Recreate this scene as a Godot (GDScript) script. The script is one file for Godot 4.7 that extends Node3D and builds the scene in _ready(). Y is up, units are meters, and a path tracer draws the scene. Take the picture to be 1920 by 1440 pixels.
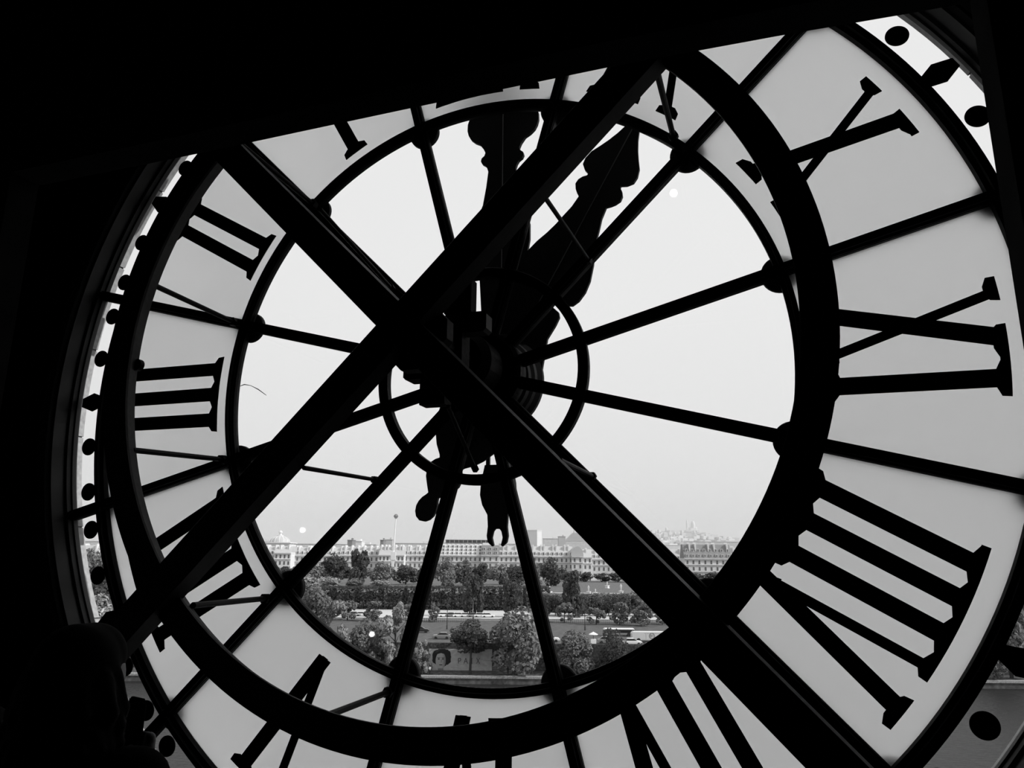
extends Node3D
# A great dial seen from the room behind it: frosted numeral ring, clear centre, the river and the city beyond.

const CAM := Vector3(1.363028, -0.951669, 3.639739)
const YAW := 0.3167265
const PITCH := 0.2287848
const ROLL := 0.0087872
const FOC := 1375.3565
var RIGHT_H := Vector3(cos(YAW), 0, -sin(YAW))      # level axes of the view, used to lay out the far bank
var AHEAD_H := Vector3(-sin(YAW), 0, -cos(YAW))
var M := {}
var used := {}
var rng := RandomNumberGenerator.new()

# ---------------------------------------------------------------- naming and committing
func numbered(n: String) -> String:
	if used.has(n):
		used[n] += 1
		return "%s_%03d" % [n, used[n]]
	used[n] = 0
	return n

func mb() -> SurfaceTool:
	var st := SurfaceTool.new()
	st.begin(Mesh.PRIMITIVE_TRIANGLES)
	st.set_smooth_group(-1)
	return st

func done(st: SurfaceTool) -> ArrayMesh:
	st.generate_normals()
	return st.commit()

func hang(called: String, mesh: Mesh, material: Material, parent: Node = null) -> MeshInstance3D:
	var o := MeshInstance3D.new()
	o.mesh = mesh
	o.material_override = material
	if parent == null:
		o.name = numbered(called)
		add_child(o)
	else:
		o.name = called
		parent.add_child(o, true)
	return o

func put(called: String, st: SurfaceTool, material: Material, parent: Node = null) -> MeshInstance3D:
	return hang(called, done(st), material, parent)

func tag(o: Node, label: String, category: String, group := "") -> Node:
	o.set_meta("label", label)
	o.set_meta("category", category)
	if group != "":
		o.set_meta("group", group)
	return o

func thing(called: String, label: String, category: String, at := Vector3.ZERO, group := "") -> Node3D:
	var o := Node3D.new()
	o.name = numbered(called)
	add_child(o)
	o.position = at
	tag(o, label, category, group)
	return o

func struct(called: String, st: SurfaceTool, material: Material, label := "") -> MeshInstance3D:
	var o := put(called, st, material)
	o.set_meta("kind", "structure")
	if label != "":
		o.set_meta("label", label)
	return o

func copy_of(o: Node3D, label := "", group := "") -> Node3D:
	var c: Node3D = o.duplicate()
	var base: String = str(o.name)
	if base.length() > 4 and base[base.length() - 4] == "_" and base.substr(base.length() - 3).is_valid_int():
		base = base.substr(0, base.length() - 4)
	c.name = numbered(base)
	add_child(c)
	if label != "":
		c.set_meta("label", label)
	if group != "":
		c.set_meta("group", group)
	return c

# ---------------------------------------------------------------- materials
func grey(l: float) -> Color:
	return Color(l, l, l).linear_to_srgb()

func mat(called: String, l: float, rough := 0.8, spec := 0.5) -> StandardMaterial3D:
	var m := StandardMaterial3D.new()
	m.resource_name = called
	m.albedo_color = grey(l)
	m.roughness = rough
	m.metallic_specular = spec
	M[called] = m
	return m

func noise(freq: float, oct := 4, sd := 1, kind := FastNoiseLite.TYPE_SIMPLEX_SMOOTH) -> FastNoiseLite:
	var n := FastNoiseLite.new()
	n.noise_type = kind
	n.frequency = freq
	n.fractal_octaves = oct
	n.seed = sd
	return n

func mottle(freq: float, lo: float, hi: float, sd := 1, size := 256) -> NoiseTexture2D:
	var t := NoiseTexture2D.new()
	t.width = size
	t.height = size
	t.seamless = true
	t.noise = noise(freq, 5, sd)
	var g := Gradient.new()
	g.set_color(0, Color(lo, lo, lo))
	g.set_color(1, Color(hi, hi, hi))
	t.color_ramp = g
	return t

func bumps(freq: float, sd := 1, size := 256) -> NoiseTexture2D:
	var t := NoiseTexture2D.new()
	t.width = size
	t.height = size
	t.seamless = true
	t.noise = noise(freq, 4, sd)
	return t

func rough_over(m: StandardMaterial3D, tex: Texture2D, scale: float) -> void:
	m.albedo_texture = tex
	m.uv1_triplanar = true
	m.uv1_world_triplanar = true
	m.uv1_scale = Vector3.ONE * scale

func make_materials() -> void:
	var iron := mat("black painted iron", 0.004, 0.65, 0.17)
	iron.roughness_texture = mottle(0.04, 0.75, 1.0, 5)
	iron.uv1_triplanar = true
	iron.uv1_scale = Vector3.ONE * 3.0
	mat("dark motor paint", 0.03, 0.6, 0.3)
	mat("numeral paint", 0.006, 0.7, 0.2)
	mat("hand metal", 0.006, 0.6, 0.25)
	var plaster := mat("dark wall plaster", 0.018, 0.95, 0.1)
	rough_over(plaster, mottle(0.02, 0.75, 1.0, 3), 0.6)
	mat("dark moulding", 0.08, 0.7, 0.3)
	var stone := mat("pale reveal stone", 0.5, 0.9, 0.2)
	rough_over(stone, mottle(0.05, 0.78, 1.0, 4), 1.7)
	mat("joint grey stone", 0.2, 0.95, 0.1)  # darker grey of the mortar bed between the blocks
	var opal := mat("opal glass", 0.79, 1.0, 0.5)
	opal.albedo_color.a = 0.0
	opal.refraction_enabled = true
	opal.refraction_scale = 0.05
	opal.backlight_enabled = true
	opal.backlight = Color(1, 1, 1)
	var clear := mat("clear glass", 0.25, 0.02, 0.5)
	clear.albedo_color.a = 0.04
	clear.transparency = BaseMaterial3D.TRANSPARENCY_ALPHA
	var lens := mat("lamp lens", 0.9, 0.4)
	lens.emission_enabled = true
	lens.emission = Color(1, 1, 1)
	lens.emission_energy_multiplier = 14.0
	mat("lamp metal", 0.03, 0.5)
	mat("skin", 0.13, 0.55, 0.4)
	mat("dark hair", 0.006, 0.8, 0.12)
	mat("dark jacket cloth", 0.007, 0.95, 0.1)
	mat("dark trousers", 0.008, 0.95, 0.1)
	mat("phone shell", 0.005, 0.85, 0.1)
	mat("eye white", 0.5, 0.3)

# ---------------------------------------------------------------- shapes
func quad(st: SurfaceTool, a: Vector3, b: Vector3, c: Vector3, d: Vector3) -> void:
	st.add_vertex(a); st.add_vertex(c); st.add_vertex(b)
	st.add_vertex(a); st.add_vertex(d); st.add_vertex(c)

func tri(st: SurfaceTool, a: Vector3, b: Vector3, c: Vector3) -> void:
	st.add_vertex(a); st.add_vertex(c); st.add_vertex(b)

func ccw(poly: PackedVector2Array) -> PackedVector2Array:
	var s := 0.0
	for i in poly.size():
		s += poly[i].cross(poly[(i + 1) % poly.size()])
	if s < 0:
		poly.reverse()
	return poly

func prism(st: SurfaceTool, poly_in: PackedVector2Array, z0: float, z1: float, tr := Transform3D()) -> void:
	var poly := ccw(poly_in.duplicate())
	var idx := Geometry2D.triangulate_polygon(poly)
	for k in range(0, idx.size(), 3):
		var a := poly[idx[k]]
		var b := poly[idx[k + 1]]
		var c := poly[idx[k + 2]]
		if (b - a).cross(c - a) < 0:
			var t := b
			b = c
			c = t
		tri(st, tr * Vector3(a.x, a.y, z1), tr * Vector3(b.x, b.y, z1), tr * Vector3(c.x, c.y, z1))
		tri(st, tr * Vector3(a.x, a.y, z0), tr * Vector3(c.x, c.y, z0), tr * Vector3(b.x, b.y, z0))
	for i in poly.size():
		var p := poly[i]
		var q := poly[(i + 1) % poly.size()]
		quad(st, tr * Vector3(p.x, p.y, z0), tr * Vector3(q.x, q.y, z0), tr * Vector3(q.x, q.y, z1), tr * Vector3(p.x, p.y, z1))

# a prism whose faces are chamfered by c along z
func cham_prism(st: SurfaceTool, poly_in: PackedVector2Array, z0: float, z1: float, c: float, tr := Transform3D()) -> void:
	var poly := ccw(poly_in.duplicate())
	var inner := Geometry2D.offset_polygon(poly, -c, Geometry2D.JOIN_MITER)
	if inner.size() != 1 or inner[0].size() != poly.size():
		prism(st, poly, z0, z1, tr)
		return
	var small := ccw(inner[0])
	# match starting points
	var n := poly.size()
	var best := 0
	var bd := 1e9
	for i in n:
		var d := 0.0
		for j in n:
			d += small[(i + j) % n].distance_squared_to(poly[j])
		if d < bd:
			bd = d
			best = i
	var idx := Geometry2D.triangulate_polygon(small)
	for k in range(0, idx.size(), 3):
		var a := small[idx[k]]
		var b := small[idx[k + 1]]
		var e := small[idx[k + 2]]
		if (b - a).cross(e - a) < 0:
			var t := b
			b = e
			e = t
		tri(st, tr * Vector3(a.x, a.y, z1), tr * Vector3(b.x, b.y, z1), tr * Vector3(e.x, e.y, z1))
		tri(st, tr * Vector3(a.x, a.y, z0), tr * Vector3(e.x, e.y, z0), tr * Vector3(b.x, b.y, z0))
	for i in n:
		var p := poly[i]
		var q := poly[(i + 1) % n]
		var ps := small[(best + i) % n]
		var qs := small[(best + i + 1) % n]
		quad(st, tr * Vector3(p.x, p.y, z0 + c), tr * Vector3(q.x, q.y, z0 + c), tr * Vector3(q.x, q.y, z1 - c), tr * Vector3(p.x, p.y, z1 - c))
		quad(st, tr * Vector3(p.x, p.y, z1 - c), tr * Vector3(q.x, q.y, z1 - c), tr * Vector3(qs.x, qs.y, z1), tr * Vector3(ps.x, ps.y, z1))
		quad(st, tr * Vector3(ps.x, ps.y, z0), tr * Vector3(qs.x, qs.y, z0), tr * Vector3(q.x, q.y, z0 + c), tr * Vector3(p.x, p.y, z0 + c))

func rect(w: float, h: float, ch := 0.0) -> PackedVector2Array:
	w *= 0.5
	h *= 0.5
	if ch <= 0:
		return PackedVector2Array([Vector2(-w, -h), Vector2(w, -h), Vector2(w, h), Vector2(-w, h)])
	return PackedVector2Array([Vector2(-w + ch, -h), Vector2(w - ch, -h), Vector2(w, -h + ch), Vector2(w, h - ch), Vector2(w - ch, h), Vector2(-w + ch, h), Vector2(-w, h - ch), Vector2(-w, -h + ch)])

func box(st: SurfaceTool, at: Vector3, size: Vector3, basis := Basis(), ch := 0.0) -> void:
	prism(st, rect(size.x, size.y, ch), -size.z / 2, size.z / 2, Transform3D(basis, at))

# a straight bar with a rectangular, chamfered section: w across, t along "up"
func bar(st: SurfaceTool, a: Vector3, b: Vector3, w: float, t: float, up := Vector3.BACK, ch := 0.0) -> void:
	var z := (b - a).normalized()
	var y := (up - z * up.dot(z)).normalized()
	var x := y.cross(z)
	prism(st, rect(w, t, ch), 0, a.distance_to(b), Transform3D(Basis(x, y, z), a))

func tube(st: SurfaceTool, a: Vector3, b: Vector3, r0: float, r1: float, n := 12) -> void:
	var z := (b - a).normalized()
	var y := Vector3.UP if absf(z.y) < 0.9 else Vector3.RIGHT
	y = (y - z * y.dot(z)).normalized()
	lathe_at(st, [Vector2(0, 0), Vector2(r0, 0), Vector2(r1, a.distance_to(b)), Vector2(0, a.distance_to(b))], n, Transform3D(Basis(y.cross(z), y, z), a))

# closed profile, anticlockwise in (radius, z), turned about z
func lathe_at(st: SurfaceTool, prof: Array, n: int, tr: Transform3D, a0 := 0.0, a1 := TAU) -> void:
	for k in n:
		var p0 := a0 + (a1 - a0) * k / n
		var p1 := a0 + (a1 - a0) * (k + 1) / n
		for i in prof.size():
			var u: Vector2 = prof[i]
			var v: Vector2 = prof[(i + 1) % prof.size()]
			if u.x < 1e-6 and v.x < 1e-6:
				continue
			var ua := tr * Vector3(u.x * cos(p0), u.x * sin(p0), u.y)
			var ub := tr * Vector3(u.x * cos(p1), u.x * sin(p1), u.y)
			var va := tr * Vector3(v.x * cos(p0), v.x * sin(p0), v.y)
			var vb := tr * Vector3(v.x * cos(p1), v.x * sin(p1), v.y)
			if u.x < 1e-6:
				tri(st, ua, vb, va)
			elif v.x < 1e-6:
				tri(st, ua, ub, va)
			else:
				quad(st, ua, ub, vb, va)

func lathe(st: SurfaceTool, prof: Array, n := 160, at := Vector3.ZERO) -> void:
	lathe_at(st, prof, n, Transform3D(Basis(), at))

func ring(st: SurfaceTool, r0: float, r1: float, z0: float, z1: float, n := 160, at := Vector3.ZERO) -> void:
	lathe(st, [Vector2(r0, z0), Vector2(r1, z0), Vector2(r1, z1), Vector2(r0, z1)], n, at)

func sector(r0: float, r1: float, a0: float, a1: float, n := 14) -> PackedVector2Array:
	var p := PackedVector2Array()
	for i in n + 1:
		var a := a0 + (a1 - a0) * i / n
		p.append(Vector2(cos(a), sin(a)) * r1)
	for i in n + 1:
		var a := a1 + (a0 - a1) * i / n
		p.append(Vector2(cos(a), sin(a)) * r0)
	return p

# ---------------------------------------------------------------- start
func _ready() -> void:
	rng.seed = 11
	set_view()
	make_materials()
	build_room()
	build_dial()
	build_hands()
	build_support()
	build_lamps()
	build_person()
	build_city()

func set_view() -> void:
	var cam := Camera3D.new()
	cam.name = "camera"
	cam.fov = rad_to_deg(2.0 * atan(720.0 / FOC))
	cam.keep_aspect = Camera3D.KEEP_HEIGHT
	cam.near = 0.05
	cam.far = 9000.0
	cam.transform = Transform3D(Basis(Vector3.UP, YAW) * Basis(Vector3.RIGHT, PITCH) * Basis(Vector3.BACK, ROLL), CAM)
	add_child(cam)
	var env := Environment.new()
	env.background_mode = Environment.BG_SKY
	var sm := ProceduralSkyMaterial.new()
	sm.sky_horizon_color = grey(0.855)
	sm.sky_top_color = grey(0.98)
	sm.sky_curve = 0.12
	sm.ground_horizon_color = grey(0.55)
	sm.ground_bottom_color = grey(0.2)
	sm.sun_angle_max = 1.0
	sm.sky_energy_multiplier = 1.0
	var sky := Sky.new()
	sky.sky_material = sm
	env.sky = sky
	env.ambient_light_source = Environment.AMBIENT_SOURCE_DISABLED
	env.tonemap_mode = Environment.TONE_MAPPER_LINEAR
	env.tonemap_exposure = 1.0
	env.volumetric_fog_enabled = true
	env.volumetric_fog_density = 0.0
	env.sdfgi_enabled = true
	env.ssao_enabled = true
	env.ssil_enabled = true
	var we := WorldEnvironment.new()
	we.name = "world"
	we.environment = env
	add_child(we)
	var sun := DirectionalLight3D.new()
	sun.name = "sun"
	sun.light_energy = 1.25
	sun.light_angular_distance = 0.6
	sun.shadow_enabled = true
	sun.light_color = Color(1, 1, 1)
	var to_sun := (RIGHT_H * 0.78 - AHEAD_H * 0.2294 + Vector3.UP * 0.60).normalized()
	sun.basis = Basis.looking_at(-to_sun, Vector3.UP)
	add_child(sun)

# ---------------------------------------------------------------- the room
func build_room() -> void:
	var wall: Material = M["dark wall plaster"]
	# wall with the round opening
	var st := mb()
	var n := 128
	var r := 2.87
	var X := 3.6
	var Y0 := -3.3
	var Y1 := 3.2
	var z0 := -0.004
	var z1 := 0.12
	for i in n:
		var a := TAU * i / n
		var b := TAU * (i + 1) / n
		var p := Vector2(cos(a), sin(a))
		var q := Vector2(cos(b), sin(b))
		var P := to_rect(p, X, Y0, Y1)
		var Q := to_rect(q, X, Y0, Y1)
		quad(st, Vector3(p.x * r, p.y * r, z1), Vector3(P.x, P.y, z1), Vector3(Q.x, Q.y, z1), Vector3(q.x * r, q.y * r, z1))
		quad(st, Vector3(p.x * r, p.y * r, z0), Vector3(q.x * r, q.y * r, z0), Vector3(Q.x, Q.y, z0), Vector3(P.x, P.y, z0))
		quad(st, Vector3(p.x * r, p.y * r, z0), Vector3(p.x * r, p.y * r, z1), Vector3(q.x * r, q.y * r, z1), Vector3(q.x * r, q.y * r, z0))
		quad(st, Vector3(P.x, P.y, z0), Vector3(Q.x, Q.y, z0), Vector3(Q.x, Q.y, z1), Vector3(P.x, P.y, z1))
	var wf := struct("wall_front", st, wall, "dark wall round the great dial")
	# pale stones of the round outer reveal
	for k in 30:
		st = mb()
		var g := 0.0018
		lathe_at(st, [Vector2(2.836, -0.052), Vector2(3.25, -0.052), Vector2(3.25, -0.006), Vector2(2.836, -0.006)], 6, Transform3D(), TAU * (k + 0.37) / 30 + g, TAU * (k + 1.37) / 30 - g)
		put("stone_block", st, M["pale reveal stone"], wf)
	st = mb()
	ring(st, 2.845, 3.25, -0.048, -0.01, 128)
	put("mortar_bed", st, M["joint grey stone"], wf)
	# recess between the dial wall and the front partition
	st = mb(); box(st, Vector3(-3.5, -0.05, 0.62), Vector3(0.2, 6.5, 1.24)); struct("wall_recess_left", st, wall)
	st = mb(); box(st, Vector3(3.5, -0.05, 0.62), Vector3(0.2, 6.5, 1.24)); struct("wall_recess_right", st, wall)
	st = mb(); box(st, Vector3(0, 3.1, 0.62), Vector3(6.8, 0.2, 1.24)); struct("ceiling_recess", st, wall)
	st = mb(); box(st, Vector3(0, -3.2, 0.62), Vector3(6.8, 0.2, 1.24)); struct("floor_recess", st, wall)
	# partition with its wide, slightly arched opening
	var pz0 := 1.1
	var pz1 := 1.25
	st = mb()
	prism(st, PackedVector2Array([Vector2(-4.8, -3.3), Vector2(-2.066, -3.3), Vector2(-2.066, 0.893), Vector2(-1.056, 0.903), Vector2(0.084, 0.926), Vector2(0.925, 0.937), Vector2(1.27, 0.933), Vector2(1.581, 0.929), Vector2(1.966, 0.918), Vector2(2.178, 0.915), Vector2(2.178, -3.3), Vector2(4.8, -3.3), Vector2(4.8, 3.2), Vector2(-4.8, 3.2)]), pz0, pz1)
	struct("wall_partition", st, wall, "black partition whose opening frames the dial")
	st = mb(); box(st, Vector3(-4.7, 0.0, 5.1), Vector3(0.2, 6.4, 7.7)); struct("wall_left", st, wall)
	st = mb(); box(st, Vector3(4.7, 0.0, 5.1), Vector3(0.2, 6.4, 7.7)); struct("wall_right", st, wall)
	st = mb(); box(st, Vector3(0, 0.0, 9.05), Vector3(9.6, 6.4, 0.2)); struct("wall_back", st, wall)
	st = mb(); box(st, Vector3(0, -2.75, 5.15), Vector3(9.2, 0.2, 7.8)); struct("floor", st, wall)
	st = mb(); box(st, Vector3(0, 3.1, 5.15), Vector3(9.2, 0.2, 7.8)); struct("ceiling", st, wall)
	st = mb(); box(st, Vector3(0, -3.05, 1.27), Vector3(9.2, 0.5, 0.06)); struct("trim_1", st, wall)

func to_rect(d: Vector2, X: float, Y0: float, Y1: float) -> Vector2:
	var t := 1e9
	if absf(d.x) > 1e-6:
		t = minf(t, X / absf(d.x))
	if d.y > 1e-6:
		t = minf(t, Y1 / d.y)
	elif d.y < -1e-6:
		t = minf(t, Y0 / d.y)
	return d * t

# ---------------------------------------------------------------- the dial
# numeral strokes [t at the inner end, t at the outer end, width] and serif bars [t0, t1]; t runs anticlockwise
func numeral_spec(h: int) -> Dictionary:
	match h:
		1: return {"s": [[0.0, 0.0, 0.083]], "in": [[-0.083, 0.083]], "out": [[-0.083, 0.083]]}
		2: return {"s": [[-0.082, -0.081, 0.084], [0.082, 0.082, 0.084]], "in": [[-0.165, 0.163]], "out": [[-0.166, 0.167]]}
		3: return {"s": [[-0.156, -0.16, 0.08], [0.003, 0.003, 0.084], [0.164, 0.164, 0.083]], "in": [[-0.233, 0.238]], "out": [[-0.238, 0.238]]}
		4: return {"s": [[-0.242, -0.242, 0.082], [-0.08, -0.08, 0.082], [0.083, 0.083, 0.082], [0.246, 0.246, 0.082]], "in": [[-0.32, 0.322]], "out": [[-0.335, 0.338]]}
		5: return {"s": [[0.0, -0.122, 0.082], [0.0, 0.122, 0.046]], "in": [], "out": [[-0.2, -0.045], [0.06, 0.19]], "tip": 0.0}
		6: return {"s": [[-0.066, -0.235, 0.08], [-0.066, 0.012, 0.046], [0.146, 0.146, 0.082]], "in": [[0.066, 0.23]], "out": [[-0.32, -0.16], [-0.04, 0.225]], "tip": -0.066}
		7: return {"s": [[-0.153, -0.34, 0.078], [-0.153, -0.143, 0.046], [0.033, 0.033, 0.083], [0.192, 0.192, 0.08]], "in": [[-0.05, 0.272]], "out": [[-0.42, -0.265], [-0.19, 0.275]], "tip": -0.153}
		8: return {"s": [[-0.207, -0.42, 0.08], [-0.207, -0.2, 0.046], [-0.05, -0.05, 0.084], [0.113, 0.113, 0.083], [0.272, 0.272, 0.084]], "in": [[-0.128, 0.35]], "out": [[-0.505, -0.35], [-0.259, 0.365]], "tip": -0.207}
		9: return {"s": [[0.178, 0.001, 0.085], [-0.04, 0.224, 0.047], [-0.176, -0.178, 0.082]], "in": [[0.105, 0.262], [-0.252, 0.02]], "out": [[0.178, 0.292], [-0.262, 0.069]]}
		10: return {"s": [[0.124, -0.1, 0.085], [-0.142, 0.136, 0.047]], "in": [[0.046, 0.208], [-0.2, -0.08]], "out": [[0.089, 0.204], [-0.201, -0.043]]}
		11: return {"s": [[0.05, -0.176, 0.085], [-0.213, 0.062, 0.047], [0.205, 0.205, 0.082]], "in": [[-0.03, 0.29], [-0.27, -0.142]], "out": [[-0.275, -0.11], [0.01, 0.29]]}
	return {"s": [[-0.012, -0.236, 0.085], [-0.264, 0.002, 0.047], [0.09, 0.09, 0.082], [0.252, 0.252, 0.082]], "in": [[-0.1, 0.332], [-0.324, -0.204]], "out": [[-0.33, -0.17], [-0.06, 0.335]]}

# (t, radius) to the numeral's own plane, so that bars follow the circle
func arcs(pts: Array) -> PackedVector2Array:
	var p := PackedVector2Array()
	for v in pts:
		p.append(Vector2(v.x, sqrt(v.y * v.y - v.x * v.x)))
	return p

func build_dial() -> void:
	var iron: Material = M["black painted iron"]
	var clock := thing("clock_dial", "huge round clock dial with frosted numeral ring, seen from behind", "clock")
	var st := mb()
	lathe(st, [Vector2(1.596, -0.02), Vector2(1.636, -0.02), Vector2(1.64, 0.008), Vector2(1.64, 0.03), Vector2(1.632, 0.036), Vector2(1.632, 0.055), Vector2(1.612, 0.06), Vector2(1.612, 0.04), Vector2(1.602, 0.04), Vector2(1.602, 0.03), Vector2(1.59, 0.03), Vector2(1.59, 0.01)], 200)
	put("inner_ring", st, iron, clock)
	st = mb()
	lathe(st, [Vector2(2.572, -0.02), Vector2(2.63, -0.02), Vector2(2.638, 0.008), Vector2(2.638, 0.034), Vector2(2.622, 0.036), Vector2(2.622, 0.055), Vector2(2.59, 0.06), Vector2(2.59, 0.04), Vector2(2.566, 0.036), Vector2(2.562, 0.008)], 240)
	put("outer_ring", st, iron, clock)
	st = mb()
	lathe(st, [Vector2(2.828, -0.004), Vector2(2.87, -0.004), Vector2(2.87, 0.12), Vector2(2.99, 0.12), Vector2(2.99, 0.15), Vector2(2.95, 0.165), Vector2(2.925, 0.15), Vector2(2.9, 0.165), Vector2(2.878, 0.15), Vector2(2.862, 0.15), Vector2(2.858, 0.06), Vector2(2.842, 0.056), Vector2(2.838, 0.03), Vector2(2.828, 0.026)], 240)
	put("rim_moulding", st, M["dark moulding"], clock)
	st = mb()
	lathe(st, [Vector2(0.545, 0.015), Vector2(0.55, 0.008), Vector2(0.595, 0.008), Vector2(0.6, 0.015), Vector2(0.6, 0.06), Vector2(0.594, 0.066), Vector2(0.551, 0.066), Vector2(0.545, 0.06)], 128)
	put("centre_ring", st, iron, clock)
	st = mb()
	lathe(st, [Vector2(0, -0.06), Vector2(0.2, -0.06), Vector2(0.235, -0.045), Vector2(0.235, 0.05), Vector2(0.215, 0.07), Vector2(0.15, 0.075), Vector2(0.14, 0.11), Vector2(0, 0.115)], 64)
	put("hub_plate", st, iron, clock)
	# spokes at the half hours, each with a front rib and bosses behind the glass
	var disc := mb()
	lathe(disc, [Vector2(0, -0.05), Vector2(0.08, -0.05), Vector2(0.094, -0.044), Vector2(0.094, -0.022), Vector2(0.088, -0.018), Vector2(0, -0.018)], 32)
	var disc_mesh := done(disc)
	var sp := mb()
	box(sp, Vector3(1.52, 0, 0.018), Vector3(2.66, 0.064, 0.026), Basis(), 0.004)
	box(sp, Vector3(1.52, 0, -0.012), Vector3(2.66, 0.054, 0.02))
	box(sp, Vector3(1.52, 0, 0.045), Vector3(2.66, 0.032, 0.036), Basis(), 0.003)
	box(sp, Vector3(1.52, 0.026, 0.036), Vector3(2.66, 0.006, 0.014))
	box(sp, Vector3(1.52, -0.026, 0.036), Vector3(2.66, 0.006, 0.014))
	var spoke_mesh := done(sp)
	var dotm := mb()
	lathe(dotm, [Vector2(0, 0.0035), Vector2(0.0555, 0.0035), Vector2(0.0555, 0.009), Vector2(0, 0.009)], 36)
	var dot_mesh := done(dotm)
	var hexm := mb()
	prism(hexm, PackedVector2Array([Vector2(-0.031, 2.636), Vector2(0.031, 2.636), Vector2(0.061, 2.72), Vector2(0.028, 2.81), Vector2(-0.028, 2.81), Vector2(-0.061, 2.72)]), 0.0035, 0.009)
	var hex_mesh := done(hexm)
	for h in range(1, 13):
		var a := deg_to_rad(30.0 * h)                     # turns local +y from XII to the hour
		var s := hang("spoke", spoke_mesh, iron, clock)
		s.rotation.z = deg_to_rad(30.0 * h + 105.0)
		for rr in [1.615, 2.6]:
			var d := hang("joint_boss", disc_mesh, iron, s)
			d.position = Vector3(rr, 0, 0)
		# glass, each pane between two spokes
		var a0 := deg_to_rad(90.0 + 30.0 * h - 15.0)
		var a1 := a0 + deg_to_rad(30.0)
		st = mb(); prism(st, sector(0.21, 1.6, a0 + 0.004, a1 - 0.004), -0.003, 0.003)
		put("clear_pane", st, M["clear glass"], clock)
		st = mb(); prism(st, sector(1.632, 2.572, a0 + 0.003, a1 - 0.003, 18), -0.003, 0.003)
		put("frosted_pane", st, M["opal glass"], clock)
		st = mb(); prism(st, sector(2.625, 2.84, a0 + 0.002, a1 - 0.002), -0.003, 0.003)
		put("rim_pane", st, M["clear glass"], clock)
		# numeral
		var spec := numeral_spec(h)
		st = mb()
		var ri := 1.73
		var ro := 2.475
		var zn := 0.0035
		var zf := 0.009
		for q in spec["s"]:
			var t0: float = -q[0]
			var t1: float = -q[1]
			var w: float = q[2] / 2
			prism(st, arcs([Vector2(t0 - w, ri), Vector2(t0 + w, ri), Vector2(t1 + w, ro), Vector2(t1 - w, ro)]), zn, zf)
		if spec.has("tip"):
			var t: float = -spec["tip"]
			prism(st, PackedVector2Array([Vector2(t - 0.018, ri - 0.004), Vector2(t + 0.018, ri - 0.004), Vector2(t + 0.03, ri + 0.06), Vector2(t - 0.03, ri + 0.06)]), zn, zf)
		var num := put("roman_numeral", st, M["numeral paint"], clock)
		num.rotation.z = a
		num.set_meta("label", "black roman numeral " + ["one", "two", "three", "four", "five", "six", "seven", "eight", "nine", "ten", "eleven", "twelve"][h - 1])
		for side in ["in", "out"]:
			for g in spec[side]:
				st = mb()
				var e0: float = -g[1]
				var e1: float = -g[0]
				var rb: float = ri if side == "in" else ro
				var k: float = 1.0 if side == "in" else -1.0
				var bandp := []
				for j in 13:
					bandp.append(Vector2(lerpf(e0, e1, j / 12.0), rb))
				for j in 13:
					bandp.append(Vector2(lerpf(e1 - 0.004, e0 + 0.004, j / 12.0), rb + k * 0.037))
				prism(st, arcs(bandp), zn, zf)
				for q in spec["s"]:
					var tt: float = -(q[0] if side == "in" else q[1])
					if tt > e0 and tt < e1:
						var w: float = q[2] / 2
						var b0 := maxf(tt - w - 0.042, e0 + 0.004)
						var b1 := minf(tt + w + 0.042, e1 - 0.004)
						prism(st, arcs([Vector2(b0, rb + k * 0.03), Vector2(b1, rb + k * 0.03), Vector2(b1, rb + k * 0.037), Vector2(tt + w, rb + k * 0.057), Vector2(tt - w, rb + k * 0.057), Vector2(b0, rb + k * 0.037)]), zn, zf)
				put("serif", st, M["numeral paint"], num)
		var hm := hang("hour_marker", hex_mesh, M["numeral paint"], clock)
		hm.rotation.z = a
		for off in [-12.42, -6.22, 6.22, 12.42]:
			var dd := hang("minute_dot", dot_mesh, M["numeral paint"], clock)
			var b := deg_to_rad(90.0 + 30.0 * h + off)
			dd.position = Vector3(2.72 * cos(b), 2.72 * sin(b), 0)

# ---------------------------------------------------------------- hands
# half outlines [r, half width]
func hand_plate(half: Array, z0: float, z1: float) -> SurfaceTool:
	var st := mb()
	var p := PackedVector2Array()
	for v in half:
		p.append(Vector2(v[0], v[1] if v.size() < 3 else v[2]))
	for i in range(half.size() - 1, -1, -1):
		if half[i][1] > 0.0005:
			p.append(Vector2(half[i][0], -half[i][1]))
	prism(st, p, z0, z1)
	return st

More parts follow.
